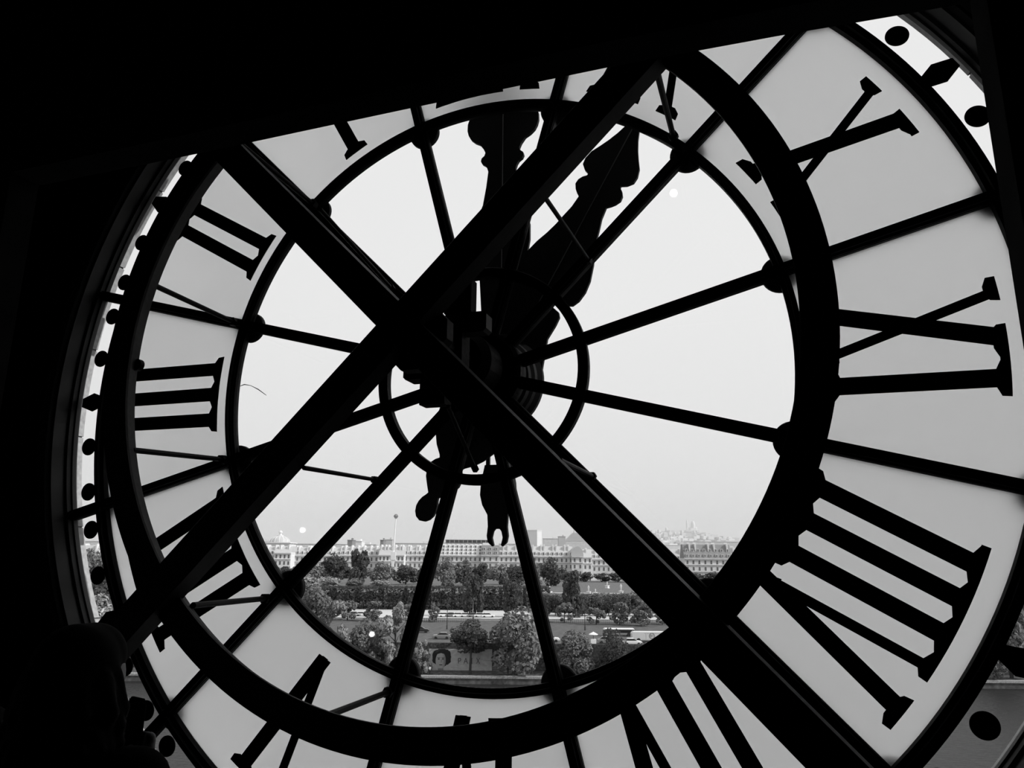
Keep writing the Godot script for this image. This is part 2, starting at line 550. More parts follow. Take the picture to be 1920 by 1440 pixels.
func build_hands() -> void:
	var metal: Material = M["hand metal"]
	var mh := thing("minute_hand", "long black clock hand pointing straight up at twelve, fork at its tail", "clock hand", Vector3(0, 0, -0.29))
	mh.rotation.z = deg_to_rad(90)
	put("blade", hand_plate([[0.1, 0.1], [0.47, 0.12], [0.69, 0.135], [0.8, 0.165], [0.9, 0.182], [1.0, 0.182], [1.08, 0.155], [1.16, 0.122], [1.28, 0.102], [1.385, 0.09], [1.41, 0.098], [1.43, 0.11], [1.445, 0.132], [1.465, 0.141], [1.485, 0.137], [1.5, 0.118], [1.52, 0.112], [1.55, 0.125], [1.585, 0.15], [1.605, 0.185], [1.63, 0.212], [1.66, 0.228], [1.695, 0.237], [1.74, 0.236], [1.79, 0.22], [1.9, 0.17], [2.1, 0.1], [2.3, 0.05], [2.5, 0.0]], -0.012, 0.012), metal, mh)
	var st := mb()
	prism(st, PackedVector2Array([Vector2(0.02, -0.012), Vector2(2.42, -0.006), Vector2(2.42, 0.006), Vector2(0.02, 0.012)]), 0.01, 0.03)
	put("stiffening_rib", st, metal, mh)
	st = mb()
	lathe(st, [Vector2(0, -0.02), Vector2(0.2, -0.02), Vector2(0.22, -0.01), Vector2(0.22, 0.02), Vector2(0.2, 0.03), Vector2(0, 0.03)], 48)
	put("boss", st, metal, mh)
	st = mb()
	for s in [-0.064, 0.064]:
		box(st, Vector3(-0.32, s, 0), Vector3(0.3, 0.02, 0.02))
	put("tail_bar", st, metal, mh)
	var tail := PackedVector2Array([Vector2(-0.455, 0.08), Vector2(-0.5, 0.09), Vector2(-0.56, 0.102), Vector2(-0.625, 0.106), Vector2(-0.68, 0.092), Vector2(-0.735, 0.06), Vector2(-0.8, 0.056), Vector2(-0.85, 0.062), Vector2(-0.885, 0.055), Vector2(-0.907, 0.03), Vector2(-0.9, 0.022), Vector2(-0.86, 0.032), Vector2(-0.825, 0.024), Vector2(-0.812, 0.013),
		Vector2(-0.812, -0.013), Vector2(-0.825, -0.024), Vector2(-0.86, -0.032), Vector2(-0.9, -0.022), Vector2(-0.907, -0.03), Vector2(-0.885, -0.055), Vector2(-0.85, -0.062), Vector2(-0.8, -0.056), Vector2(-0.735, -0.06), Vector2(-0.68, -0.092), Vector2(-0.625, -0.106), Vector2(-0.56, -0.102), Vector2(-0.5, -0.09), Vector2(-0.455, -0.08)])
	st = mb(); prism(st, tail, -0.012, 0.012)
	put("forked_tail", st, metal, mh)

	var hh := thing("hour_hand", "broad black clock hand pointing at eleven, spade tip and leaf shaped tail", "clock hand", Vector3(0, 0, -0.2))
	hh.rotation.z = deg_to_rad(60.5)
	put("blade", hand_plate([[0.1, 0.25], [0.24, 0.2], [0.36, 0.158], [0.45, 0.163], [0.5, 0.16], [0.523, 0.142], [0.54, 0.08, 0.17], [0.56, 0.08, 0.18], [0.572, 0.15], [0.59, 0.196], [0.63, 0.217], [0.69, 0.226], [0.76, 0.219], [0.853, 0.19], [0.92, 0.16], [0.988, 0.136], [1.05, 0.12], [1.12, 0.1], [1.19, 0.092], [1.205, 0.112], [1.225, 0.132], [1.255, 0.15], [1.285, 0.147], [1.31, 0.13], [1.325, 0.11], [1.338, 0.108], [1.352, 0.14], [1.38, 0.168], [1.42, 0.172], [1.47, 0.158], [1.52, 0.125], [1.57, 0.095], [1.63, 0.065], [1.69, 0.042], [1.8, 0.0]], -0.012, 0.012), metal, hh)
	st = mb()
	prism(st, PackedVector2Array([Vector2(0.2, -0.014), Vector2(1.72, -0.006), Vector2(1.72, 0.006), Vector2(0.2, 0.014)]), 0.01, 0.03)
	put("stiffening_rib", st, metal, hh)
	st = mb()
	lathe(st, [Vector2(0, -0.03), Vector2(0.27, -0.03), Vector2(0.29, -0.015), Vector2(0.29, 0.015), Vector2(0.262, 0.025), Vector2(0.255, 0.05), Vector2(0.235, 0.055), Vector2(0.23, 0.09), Vector2(0.12, 0.1), Vector2(0, 0.1)], 64)
	put("boss", st, metal, hh)
	st = mb()
	var p := PackedVector2Array()
	var halfb := [[-0.1, 0.25], [-0.22, 0.235], [-0.32, 0.215], [-0.417, 0.166], [-0.464, 0.131], [-0.505, 0.085], [-0.52, 0.075], [-0.54, 0.095], [-0.565, 0.109], [-0.61, 0.112], [-0.65, 0.095], [-0.69, 0.062], [-0.722, 0.034], [-0.738, 0.04], [-0.76, 0.053], [-0.79, 0.061], [-0.82, 0.061], [-0.85, 0.05], [-0.872, 0.03], [-0.882, 0.0]]
	for v in halfb:
		p.append(Vector2(v[0], v[1]))
	for i in range(halfb.size() - 2, -1, -1):
		p.append(Vector2(halfb[i][0], -halfb[i][1]))
	prism(st, p, -0.012, 0.012)
	put("leaf_tail", st, metal, hh)

# ---------------------------------------------------------------- the iron frame inside
func build_support() -> void:
	var iron: Material = M["black painted iron"]
	var f := thing("support_frame", "black iron ring and crossed beams standing inside the dial", "frame")
	var st := mb()
	lathe(st, [Vector2(1.594, 0.79), Vector2(1.655, 0.79), Vector2(1.655, 0.872), Vector2(1.676, 0.874), Vector2(1.681, 0.878), Vector2(1.681, 0.896), Vector2(1.677, 0.9), Vector2(1.552, 0.9), Vector2(1.548, 0.896), Vector2(1.55, 0.88)], 220, Vector3(0.017, -0.045, 0))
	put("ring", st, iron, f)
	var da := Vector3(1, -1, 0).normalized()
	var na := Vector3(1, 1, 0).normalized()
	var db := Vector3(1, 1, 0).normalized()
	var nb := Vector3(1, -1, 0).normalized()
	st = mb(); bar(st, -da * 4.2 - na * 0.019 + Vector3.BACK * 0.9225, da * 4.2 - na * 0.019 + Vector3.BACK * 0.9225, 0.142, 0.115, Vector3.BACK, 0.004)
	put("beam", st, iron, f)
	st = mb(); bar(st, -db * 4.2 - nb * 0.015 + Vector3.BACK * 0.9225, db * 4.2 - nb * 0.015 + Vector3.BACK * 0.9225, 0.142, 0.115, Vector3.BACK, 0.004)
	put("beam", st, iron, f)
	st = mb(); prism(st, rect(0.3, 0.3, 0.06), 0.8, 0.868, Transform3D(Basis(Vector3.BACK, PI / 4), Vector3(-0.01, -0.01, 0)))
	put("cross_plate", st, iron, f)
	var rods := [[Vector3(-1.524, 0.394, 0.82), Vector3(-1.616, 0.43, 0.06), 0.0145], [Vector3(-1.515, -0.468, 0.82), Vector3(-1.596, -0.419, 0.06), 0.0145], [Vector3(-1.058, -1.185, 0.82), Vector3(-1.222, -1.197, 0.06), 0.0145],
		[Vector3(-0.371, -1.607, 0.82), Vector3(-0.448, -1.631, 0.06), 0.0145], [Vector3(1.086, 1.054, 0.85), Vector3(1.079, 1.21, 0.06), 0.0145], [Vector3(-1.083, 1.14, 0.85), Vector3(-1.105, 1.143, 0.06), 0.0145],
		[Vector3(0.599, 0.531, 0.88), Vector3(0.615, 0.565, 0.06), 0.0105], [Vector3(-0.493, -0.59, 0.88), Vector3(-0.584, -0.561, 0.06), 0.0105], [Vector3(-0.508, 0.639, 0.88), Vector3(-0.532, 0.523, 0.06), 0.0105], [Vector3(0.657, -0.592, 0.88), Vector3(0.616, -0.57, 0.06), 0.0105],
		[Vector3(0.068, -0.297, 0.62), Vector3(-0.003, -0.521, 0.07), 0.0105]]
	for r in rods:
		st = mb()
		tube(st, r[0], r[1], r[2], r[2], 10)
		tube(st, r[1] + (r[0] - r[1]) * 0.05, r[1], r[2] * 1.9, r[2] * 1.9, 6)
		put("tie_rod", st, iron, f)
	st = mb(); lathe(st, [Vector2(0, 0.79), Vector2(0.03, 0.79), Vector2(0.03, 0.815), Vector2(0, 0.815)], 16, Vector3(-1.565, -0.03, 0))
	put("bolt_head", st, iron, f)
	# a loose thread caught on the glass
	var strand := thing("cobweb_strand", "thin grey strand stuck on the clear glass right of numeral three", "cobweb", Vector3(-1.579, 0.037, 0.0045))
	st = mb()
	var pts := [Vector3(0, 0, 0), Vector3(0.034, 0.009, 0), Vector3(0.081, -0.001, 0), Vector3(0.137, -0.028, 0), Vector3(0.198, -0.068, 0)]
	for i in 4:
		tube(st, pts[i], pts[i + 1], 0.0016 + 0.0014 * (i % 2), 0.0016 + 0.0014 * ((i + 1) % 2), 6)
	put("thread", st, M["joint grey stone"], strand)
	# works between the beams and the dial
	var w := thing("clock_works", "black gear housing and shaft behind the crossing of the beams", "mechanism")
	st = mb(); tube(st, Vector3(0, 0, 0.12), Vector3(0, 0, 0.80), 0.07, 0.07, 24)
	put("shaft", st, iron, w)
	st = mb(); box(st, Vector3(-0.05, -0.02, 0.5), Vector3(0.3, 0.24, 0.1), Basis(), 0.012); box(st, Vector3(-0.055, -0.2, 0.49), Vector3(0.13, 0.125, 0.08))
	put("gear_housing", st, iron, w)
	st = mb(); box(st, Vector3(0.11, 0.12, 0.51), Vector3(0.22, 0.1, 0.08), Basis(), 0.015)
	put("motor_case", st, M["dark motor paint"], w)
	st = mb(); box(st, Vector3(-0.04, 0.005, 0.435), Vector3(0.12, 0.11, 0.23))
	put("cover_plate", st, M["dark motor paint"], w)
	st = mb(); box(st, Vector3(0.07, 0.26, 0.51), Vector3(0.14, 0.19, 0.07), Basis(), 0.012)
	put("hanger_arm", st, iron, w)
	st = mb(); lathe(st, [Vector2(0, 0.1), Vector2(0.14, 0.1), Vector2(0.16, 0.13), Vector2(0.16, 0.3), Vector2(0.12, 0.34), Vector2(0, 0.34)], 40)
	put("bearing", st, iron, w)

func build_lamps() -> void:
	var spots := [
		["small round lamp on a stand at the left, behind the viewer", Vector3(-2.73, -0.74, 2.5)],
		["small low lamp on a short stand at the left, behind the viewer", Vector3(-1.94, -1.65, 2.5)],
		["small round lamp fixed above the opening, close behind the dial", Vector3(0.985, 1.40, 0.93)]]
	for s in spots:
		var at: Vector3 = s[1]
		var o := thing("lamp", s[0], "lamp", at)
		var st := mb()
		var prof := []
		for i in 9:
			var t := -PI / 2 + PI * i / 8
			prof.append(Vector2(maxf(0.0, 0.024 * cos(t)), 0.024 * sin(t)))
		lathe(st, prof, 16)
		put("bulb", st, M["lamp lens"], o)
		st = mb()
		if at.y < 0.5:
			tube(st, Vector3(0, -2.65 - at.y, 0), Vector3(0, -0.03, 0), 0.008, 0.008, 8)
			tube(st, Vector3(0, -2.65 - at.y, 0), Vector3(0, -2.62 - at.y, 0), 0.09, 0.08, 16)
		else:
			tube(st, Vector3(0, 0.02, 0), Vector3(0, 3.0 - at.y, 0), 0.006, 0.006, 8)
			tube(st, Vector3(0, 0.015, 0), Vector3(0, 0.07, 0), 0.022, 0.015, 12)
		put("stem", st, M["lamp metal"], o)
		var l := OmniLight3D.new()
		l.name = "glow"
		l.light_energy = 0.004
		l.light_size = 0.02
		l.omni_range = 12
		l.omni_attenuation = 2
		l.shadow_enabled = true
		o.add_child(l)

# ---------------------------------------------------------------- bodies from smooth fields
# bones [a, b, ra, rb]; returns a surface-net mesh
func field_mesh(bones: Array, cell: float, k: float) -> ArrayMesh:
	var lo := Vector3.INF
	var hi := -Vector3.INF
	for b in bones:
		var r: float = maxf(b[2], b[3]) + k + cell * 2
		lo = lo.min((b[0] as Vector3).min(b[1]) - Vector3.ONE * r)
		hi = hi.max((b[0] as Vector3).max(b[1]) + Vector3.ONE * r)
	var nx := int((hi.x - lo.x) / cell) + 2
	var ny := int((hi.y - lo.y) / cell) + 2
	var nz := int((hi.z - lo.z) / cell) + 2
	var f := PackedFloat32Array()
	f.resize(nx * ny * nz)
	f.fill(1.0)
	for b in bones:
		var A: Vector3 = b[0]
		var B: Vector3 = b[1]
		var ra: float = b[2]
		var rb: float = b[3]
		var r := maxf(ra, rb) + k * 1.5 + cell * 2
		var l := ((A.min(B) - Vector3.ONE * r - lo) / cell).max(Vector3.ZERO)
		var h := ((A.max(B) + Vector3.ONE * r - lo) / cell)
		var ab := B - A
		var L := maxf(ab.length_squared(), 1e-9)
		for iz in range(int(l.z), mini(int(h.z) + 1, nz)):
			for iy in range(int(l.y), mini(int(h.y) + 1, ny)):
				var row := (iz * ny + iy) * nx
				for ix in range(int(l.x), mini(int(h.x) + 1, nx)):
					var p := lo + Vector3(ix, iy, iz) * cell
					var t := clampf((p - A).dot(ab) / L, 0.0, 1.0)
					var d := p.distance_to(A + ab * t) - ra - (rb - ra) * t
					var o := f[row + ix]
					var u := maxf(k - absf(d - o), 0.0) / k
					f[row + ix] = minf(d, o) - u * u * k * 0.25
	var ids := {}
	var vs := PackedVector3Array()
	var ns := PackedVector3Array()
	var off := [0, 1, nx, nx + 1, nx * ny, nx * ny + 1, nx * ny + nx, nx * ny + nx + 1]
	var edges := [[0, 1], [2, 3], [4, 5], [6, 7], [0, 2], [1, 3], [4, 6], [5, 7], [0, 4], [1, 5], [2, 6], [3, 7]]
	for iz in nz - 1:
		for iy in ny - 1:
			for ix in nx - 1:
				var c := (iz * ny + iy) * nx + ix
				var m := 0
				for q in 8:
					if f[c + off[q]] < 0:
						m += 1
				if m == 0 or m == 8:
					continue
				var s := Vector3.ZERO
				var n := 0
				for e in edges:
					var fa := f[c + off[e[0]]]
					var fb := f[c + off[e[1]]]
					if (fa < 0) != (fb < 0):
						var t := fa / (fa - fb)
						var pa := Vector3(e[0] & 1, (e[0] >> 1) & 1, e[0] >> 2)
						var pb := Vector3(e[1] & 1, (e[1] >> 1) & 1, e[1] >> 2)
						s += pa.lerp(pb, t)
						n += 1
				ids[c] = vs.size()
				vs.append(lo + (Vector3(ix, iy, iz) + s / n) * cell)
				ns.append(Vector3(f[c + 1] - f[c] + f[c + off[7]] - f[c + off[6]], f[c + nx] - f[c] + f[c + off[7]] - f[c + off[5]], f[c + off[4]] - f[c] + f[c + off[7]] - f[c + off[3]]).normalized())
	var idx := PackedInt32Array()
	var dirs := [[1, nx, nx * ny], [nx, nx * ny, 1], [nx * ny, 1, nx]]
	for c in ids:
		for q in 3:
			var a: int = dirs[q][0]
			var u: int = dirs[q][1]
			var v: int = dirs[q][2]
			if (f[c] < 0) != (f[c + a] < 0) and ids.has(c - u) and ids.has(c - v) and ids.has(c - u - v):
				var i0: int = ids[c]
				var i1: int = ids[c - u]
				var i2: int = ids[c - u - v]
				var i3: int = ids[c - v]
				if f[c] < 0:
					idx.append_array([i0, i2, i1, i0, i3, i2])
				else:
					idx.append_array([i0, i1, i2, i0, i2, i3])
	var arr := []
	arr.resize(Mesh.ARRAY_MAX)
	arr[Mesh.ARRAY_VERTEX] = vs
	arr[Mesh.ARRAY_NORMAL] = ns
	arr[Mesh.ARRAY_INDEX] = idx
	var mesh := ArrayMesh.new()
	mesh.add_surface_from_arrays(Mesh.PRIMITIVE_TRIANGLES, arr)
	return mesh

func V(x: float, y: float, z: float) -> Vector3:
	return Vector3(x, y, z)

func build_person() -> void:
	var g := (RIGHT_H * 0.12 + AHEAD_H * 0.99).normalized()
	var h := (RIGHT_H * 0.99 - AHEAD_H * 0.12).normalized()
	var who := thing("person", "person with wavy hair seen from behind, holding up a phone, at lower left", "person", Vector3(-0.143, -2.65, 2.226))
	who.basis = Basis(h, Vector3.UP, -g)
	# one skin: head, neck, trunk, arms, hands, legs
	var skel := [
		[V(0, 1.42, 0.012), V(0, 1.415, -0.012), 0.088, 0.084], [V(0, 1.37, -0.03), V(0, 1.335, -0.062), 0.062, 0.03], [V(0, 1.4, -0.09), V(0, 1.378, -0.104), 0.009, 0.014],
		[V(-0.083, 1.4, 0.0), V(-0.083, 1.375, 0.0), 0.014, 0.01], [V(0.083, 1.4, 0.0), V(0.083, 1.375, 0.0), 0.014, 0.01], [V(-0.018, 1.352, -0.086), V(0.018, 1.352, -0.086), 0.008, 0.008],
		[V(0, 1.33, 0.012), V(0, 1.22, 0.02), 0.05, 0.056],
		[V(0, 1.2, 0.02), V(0, 0.98, 0.02), 0.1, 0.095], [V(0, 0.98, 0.02), V(0, 0.82, 0.02), 0.1, 0.115], [V(-0.13, 1.2, 0.02), V(0.13, 1.19, 0.02), 0.06, 0.06],
		[V(-0.17, 1.215, 0.01), V(-0.33, 1.29, -0.06), 0.052, 0.042], [V(-0.33, 1.29, -0.06), V(-0.05, 1.15, -0.21), 0.04, 0.024],
		[V(0.17, 1.2, 0.01), V(0.25, 1.0, -0.05), 0.052, 0.042], [V(0.25, 1.0, -0.05), V(0.09, 1.13, -0.14), 0.04, 0.024],
		[V(-0.085, 0.82, 0.02), V(-0.095, 0.43, 0.0), 0.085, 0.055], [V(-0.095, 0.43, 0.0), V(-0.1, 0.07, 0.03), 0.055, 0.036], [V(-0.1, 0.05, 0.03), V(-0.11, 0.035, -0.12), 0.04, 0.03],
		[V(0.085, 0.82, 0.02), V(0.095, 0.43, 0.0), 0.085, 0.055], [V(0.095, 0.43, 0.0), V(0.1, 0.07, 0.03), 0.055, 0.036], [V(0.1, 0.05, 0.03), V(0.11, 0.035, -0.12), 0.04, 0.03]]
	var body := hang("body", field_mesh(skel, 0.012, 0.03), M["skin"], who)
	# hands: palm, four fingers behind the phone, thumb along its near side
	for s in [-1.0, 1.0]:
		var y0: float = -0.015 if s < 0 else 0.0
		var hb := [[V(s * 0.075, 1.13 + (0.02 if s < 0 else 0.0), -0.2), V(s * 0.066, 1.18 + y0, -0.222), 0.024, 0.021], [V(s * 0.064, 1.17 + y0, -0.224), V(s * 0.056, 1.245 + y0, -0.232), 0.019, 0.014], [V(s * 0.066, 1.165 + y0, -0.218), V(s * 0.05, 1.17 + y0, -0.232), 0.017, 0.014]]
		for i in 4:
			var y := 1.178 + y0 + 0.021 * i
			var reach: float = [0.044, 0.052, 0.056, 0.05][i]
			hb.append([V(s * 0.056, y, -0.233), V(s * (0.056 - reach * 0.45), y + 0.004, -0.2385), 0.0095, 0.009])
			hb.append([V(s * (0.056 - reach * 0.45), y + 0.004, -0.2385), V(s * (0.056 - reach), y + 0.007, -0.236), 0.009, 0.0078])
		hb.append([V(s * 0.066, 1.165 + y0, -0.212), V(s * 0.052, 1.2 + y0, -0.198), 0.014, 0.011])
		hb.append([V(s * 0.052, 1.2 + y0, -0.198), V(s * 0.03, 1.225 + y0, -0.2), 0.0105, 0.0085])
		hang("hand", field_mesh(hb, 0.004, 0.008), M["skin"], body).transform = Transform3D(Basis(), V(0.018, 1.262, -0.201)) * Transform3D(Basis(Vector3.UP, -0.5), Vector3.ZERO) * Transform3D(Basis(), V(0, -1.262, 0.221))
	for s in [-1.0, 1.0]:
		var st0 := mb()
		lathe_at(st0, [Vector2(0, -0.011), Vector2(0.007, -0.008), Vector2(0.011, 0), Vector2(0.007, 0.008), Vector2(0, 0.011)], 12, Transform3D(Basis(), V(s * 0.031, 1.402, -0.083)))
		put("eye", st0, M["eye white"], body)
	# hair: a full cap with locks falling to the shoulders
	var hair := [[V(0, 1.435, 0.03), V(0, 1.4, 0.04), 0.094, 0.098], [V(0, 1.455, -0.02), V(0, 1.45, 0.03), 0.078, 0.085], [V(0, 1.4, 0.05), V(0, 1.27, 0.075), 0.09, 0.075]]
	for i in 34:
		var a := -0.55 + (PI + 1.1) * i / 33.0
		var wob := 0.016 * sin(i * 2.4)
		var p0 := V(cos(a) * 0.088, 1.4 + 0.02 * sin(i * 1.3), 0.035 + sin(a) * 0.075)
		var p1 := p0 + V(cos(a) * 0.016 + wob, -0.07, sin(a) * 0.012)
		var p2 := p1 + V(-wob * 1.6 + cos(a) * 0.006, -0.06, 0.004 + sin(a) * 0.008)
		var p3 := p2 + V(wob * 1.2 - cos(a) * 0.012, -0.05 - 0.012 * (i % 3), -0.006)
		hair.append([p0, p1, 0.02, 0.017])
		hair.append([p1, p2, 0.017, 0.014])
		hair.append([p2, p3, 0.014, 0.006])
	hang("hair", field_mesh(hair, 0.007, 0.009), M["dark hair"], who)
	var jacket := [[V(0, 1.19, 0.022), V(0, 0.98, 0.02), 0.122, 0.115], [V(0, 0.98, 0.02), V(0, 0.76, 0.02), 0.12, 0.138], [V(-0.14, 1.205, 0.02), V(0.14, 1.195, 0.02), 0.075, 0.075], [V(0, 1.25, 0.03), V(0, 1.22, 0.03), 0.066, 0.08],
		[V(-0.17, 1.215, 0.01), V(-0.33, 1.29, -0.06), 0.07, 0.06], [V(-0.33, 1.29, -0.06), V(-0.09, 1.172, -0.18), 0.058, 0.038],
		[V(0.17, 1.2, 0.01), V(0.25, 1.0, -0.05), 0.07, 0.06], [V(0.25, 1.0, -0.05), V(0.12, 1.105, -0.122), 0.058, 0.038]]
	hang("jacket", field_mesh(jacket, 0.014, 0.03), M["dark jacket cloth"], who)
	hang("trousers", field_mesh([[V(0, 0.86, 0.02), V(0, 0.8, 0.02), 0.125, 0.125], [V(-0.085, 0.8, 0.02), V(-0.095, 0.43, 0.0), 0.1, 0.072], [V(-0.095, 0.43, 0.0), V(-0.1, 0.1, 0.02), 0.072, 0.06], [V(0.085, 0.8, 0.02), V(0.095, 0.43, 0.0), 0.1, 0.072], [V(0.095, 0.43, 0.0), V(0.1, 0.1, 0.02), 0.072, 0.06]], 0.016, 0.03), M["dark trousers"], who)
	for s in [-1.0, 1.0]:
		hang("shoe", field_mesh([[V(s * 0.1, 0.05, 0.05), V(s * 0.108, 0.04, -0.1), 0.05, 0.04], [V(s * 0.1, 0.08, 0.04), V(s * 0.1, 0.1, 0.04), 0.05, 0.048]], 0.01, 0.02), M["dark jacket cloth"], who)
	# the phone
	var ph := thing("phone", "dark phone held upright in the hands of the person at lower left", "phone", who.position + who.basis * V(0.018, 1.262, -0.201))
	ph.basis = who.basis * Basis(Vector3.UP, -0.5)
	var st := mb()
	cham_prism(st, rect(0.072, 0.146, 0.009), -0.004, 0.004, 0.0015)
	put("shell", st, M["phone shell"], ph)
	st = mb(); box(st, V(0, 0, 0.0042), V(0.066, 0.136, 0.0006))
	put("screen", st, M["phone shell"], ph)
	st = mb(); tube(st, V(0.022, 0.055, -0.0038), V(0.022, 0.055, -0.0056), 0.008, 0.0075, 16)
	put("camera_lens", st, M["phone shell"], ph)

# ---------------------------------------------------------------- the far bank: level view axes
# lateral pixel column at distance d ahead and height y
func far_at(px: float, d: float, y: float) -> Vector3:
	var z := d * cos(PITCH) + (y - CAM.y) * sin(PITCH)
	var p := CAM + AHEAD_H * d + RIGHT_H * ((px - 960.0) / FOC * z)
	return Vector3(p.x, y, p.z)

func nth(i: int) -> String:
	return ["first", "second", "third", "fourth", "fifth", "sixth", "seventh", "eighth", "ninth", "tenth", "eleventh", "twelfth", "thirteenth", "fourteenth", "fifteenth"][i]

func y_at(px: float, py: float, d: float) -> float:
	return CAM.y - d * tan(atan((py - 0.0088 * (px - 960.0) - 720.0) / FOC) - PITCH)

func width_at(wpx: float, d: float) -> float:
	return wpx / FOC * d * 0.974

const WATER := -26.3
const QUAY := -25.0
const ROAD := -20.4
const TERRACE := -14.0
const STREET := -19.0
var FB := Basis()

func slab(called: String, d0: float, d1: float, y: float, thick: float, m: Material, label: String, half := 900.0) -> MeshInstance3D:
	var st := mb()
	box(st, CAM * V(1, 0, 1) + AHEAD_H * (d0 + d1) / 2 + Vector3.UP * (y - thick / 2), V(half * 2, thick, d1 - d0), FB)
	return struct(called, st, m, label)

func city_materials() -> void:
	var w := mat("river water", 0.02, 0.35, 0.2)
	w.heightmap_enabled = false
	w.normal_enabled = true
	var nt := NoiseTexture2D.new()
	nt.width = 512
	nt.height = 512
	nt.seamless = true
	nt.as_normal_map = true
	nt.bump_strength = 6.0
	nt.noise = noise(0.02, 4, 9)
	w.normal_texture = nt
	w.uv1_triplanar = true
	w.uv1_world_triplanar = true
	w.uv1_scale = V(0.05, 0.05, 0.12)
	rough_over(mat("quay paving", 0.16, 0.95, 0.1), mottle(0.03, 0.6, 1.0, 21), 0.09)
	rough_over(mat("pale kerb stone", 0.5, 0.95, 0.1), mottle(0.05, 0.6, 1.0, 22), 0.2)
	rough_over(mat("quay wall stone", 0.13, 0.95, 0.1), mottle(0.06, 0.45, 1.0, 23), 0.12)
	rough_over(mat("asphalt", 0.15, 0.95, 0.1), mottle(0.03, 0.8, 1.0, 24), 0.06)
	rough_over(mat("pale gravel", 0.62, 0.95, 0.1), mottle(0.05, 0.85, 1.0, 25), 0.1)
	rough_over(mat("lawn", 0.26, 0.95, 0.1), mottle(0.05, 0.55, 1.0, 26), 0.12)
	mat("leaf dark", 0.06, 0.7, 0.25)
	mat("leaf shaded", 0.035, 0.7, 0.2)  # hedge row only: shade of its fronts put into the leaf colour
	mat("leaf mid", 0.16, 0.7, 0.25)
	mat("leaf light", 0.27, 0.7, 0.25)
	for n in ["leaf shaded", "leaf dark", "leaf mid", "leaf light"]:
		M[n].backlight_enabled = true
		M[n].backlight = Color(0.35, 0.35, 0.35)
	mat("bark", 0.06, 0.95, 0.1)
	mat("pale bark", 0.3, 0.95, 0.1)
	rough_over(mat("cream stone", 0.75, 0.9, 0.1), mottle(0.03, 0.85, 1.0, 31), 0.05)
	rough_over(mat("white stone", 0.85, 0.9, 0.1), mottle(0.03, 0.9, 1.0, 32), 0.05)
	mat("zinc roof", 0.5, 0.6, 0.3)
	mat("slate roof", 0.24, 0.7, 0.3)
	mat("window glass far", 0.13, 0.4, 0.4)
	mat("railing iron", 0.03, 0.7)
	mat("car white", 0.75, 0.35)
	mat("car grey", 0.22, 0.35)
	mat("car black", 0.03, 0.3)
	mat("car glass", 0.02, 0.15)
	mat("tyre", 0.02, 0.9)
	mat("truck panel", 0.6, 0.6)
	mat("mark ink", 0.06, 0.8)
	mat("white shirt", 0.8, 0.9)
	mat("dark clothes", 0.05, 0.9)
	mat("statue marble", 0.75, 0.7)
	mat("white paint", 0.85, 0.5)
	mat("hill haze green", 0.16, 0.95, 0.1)

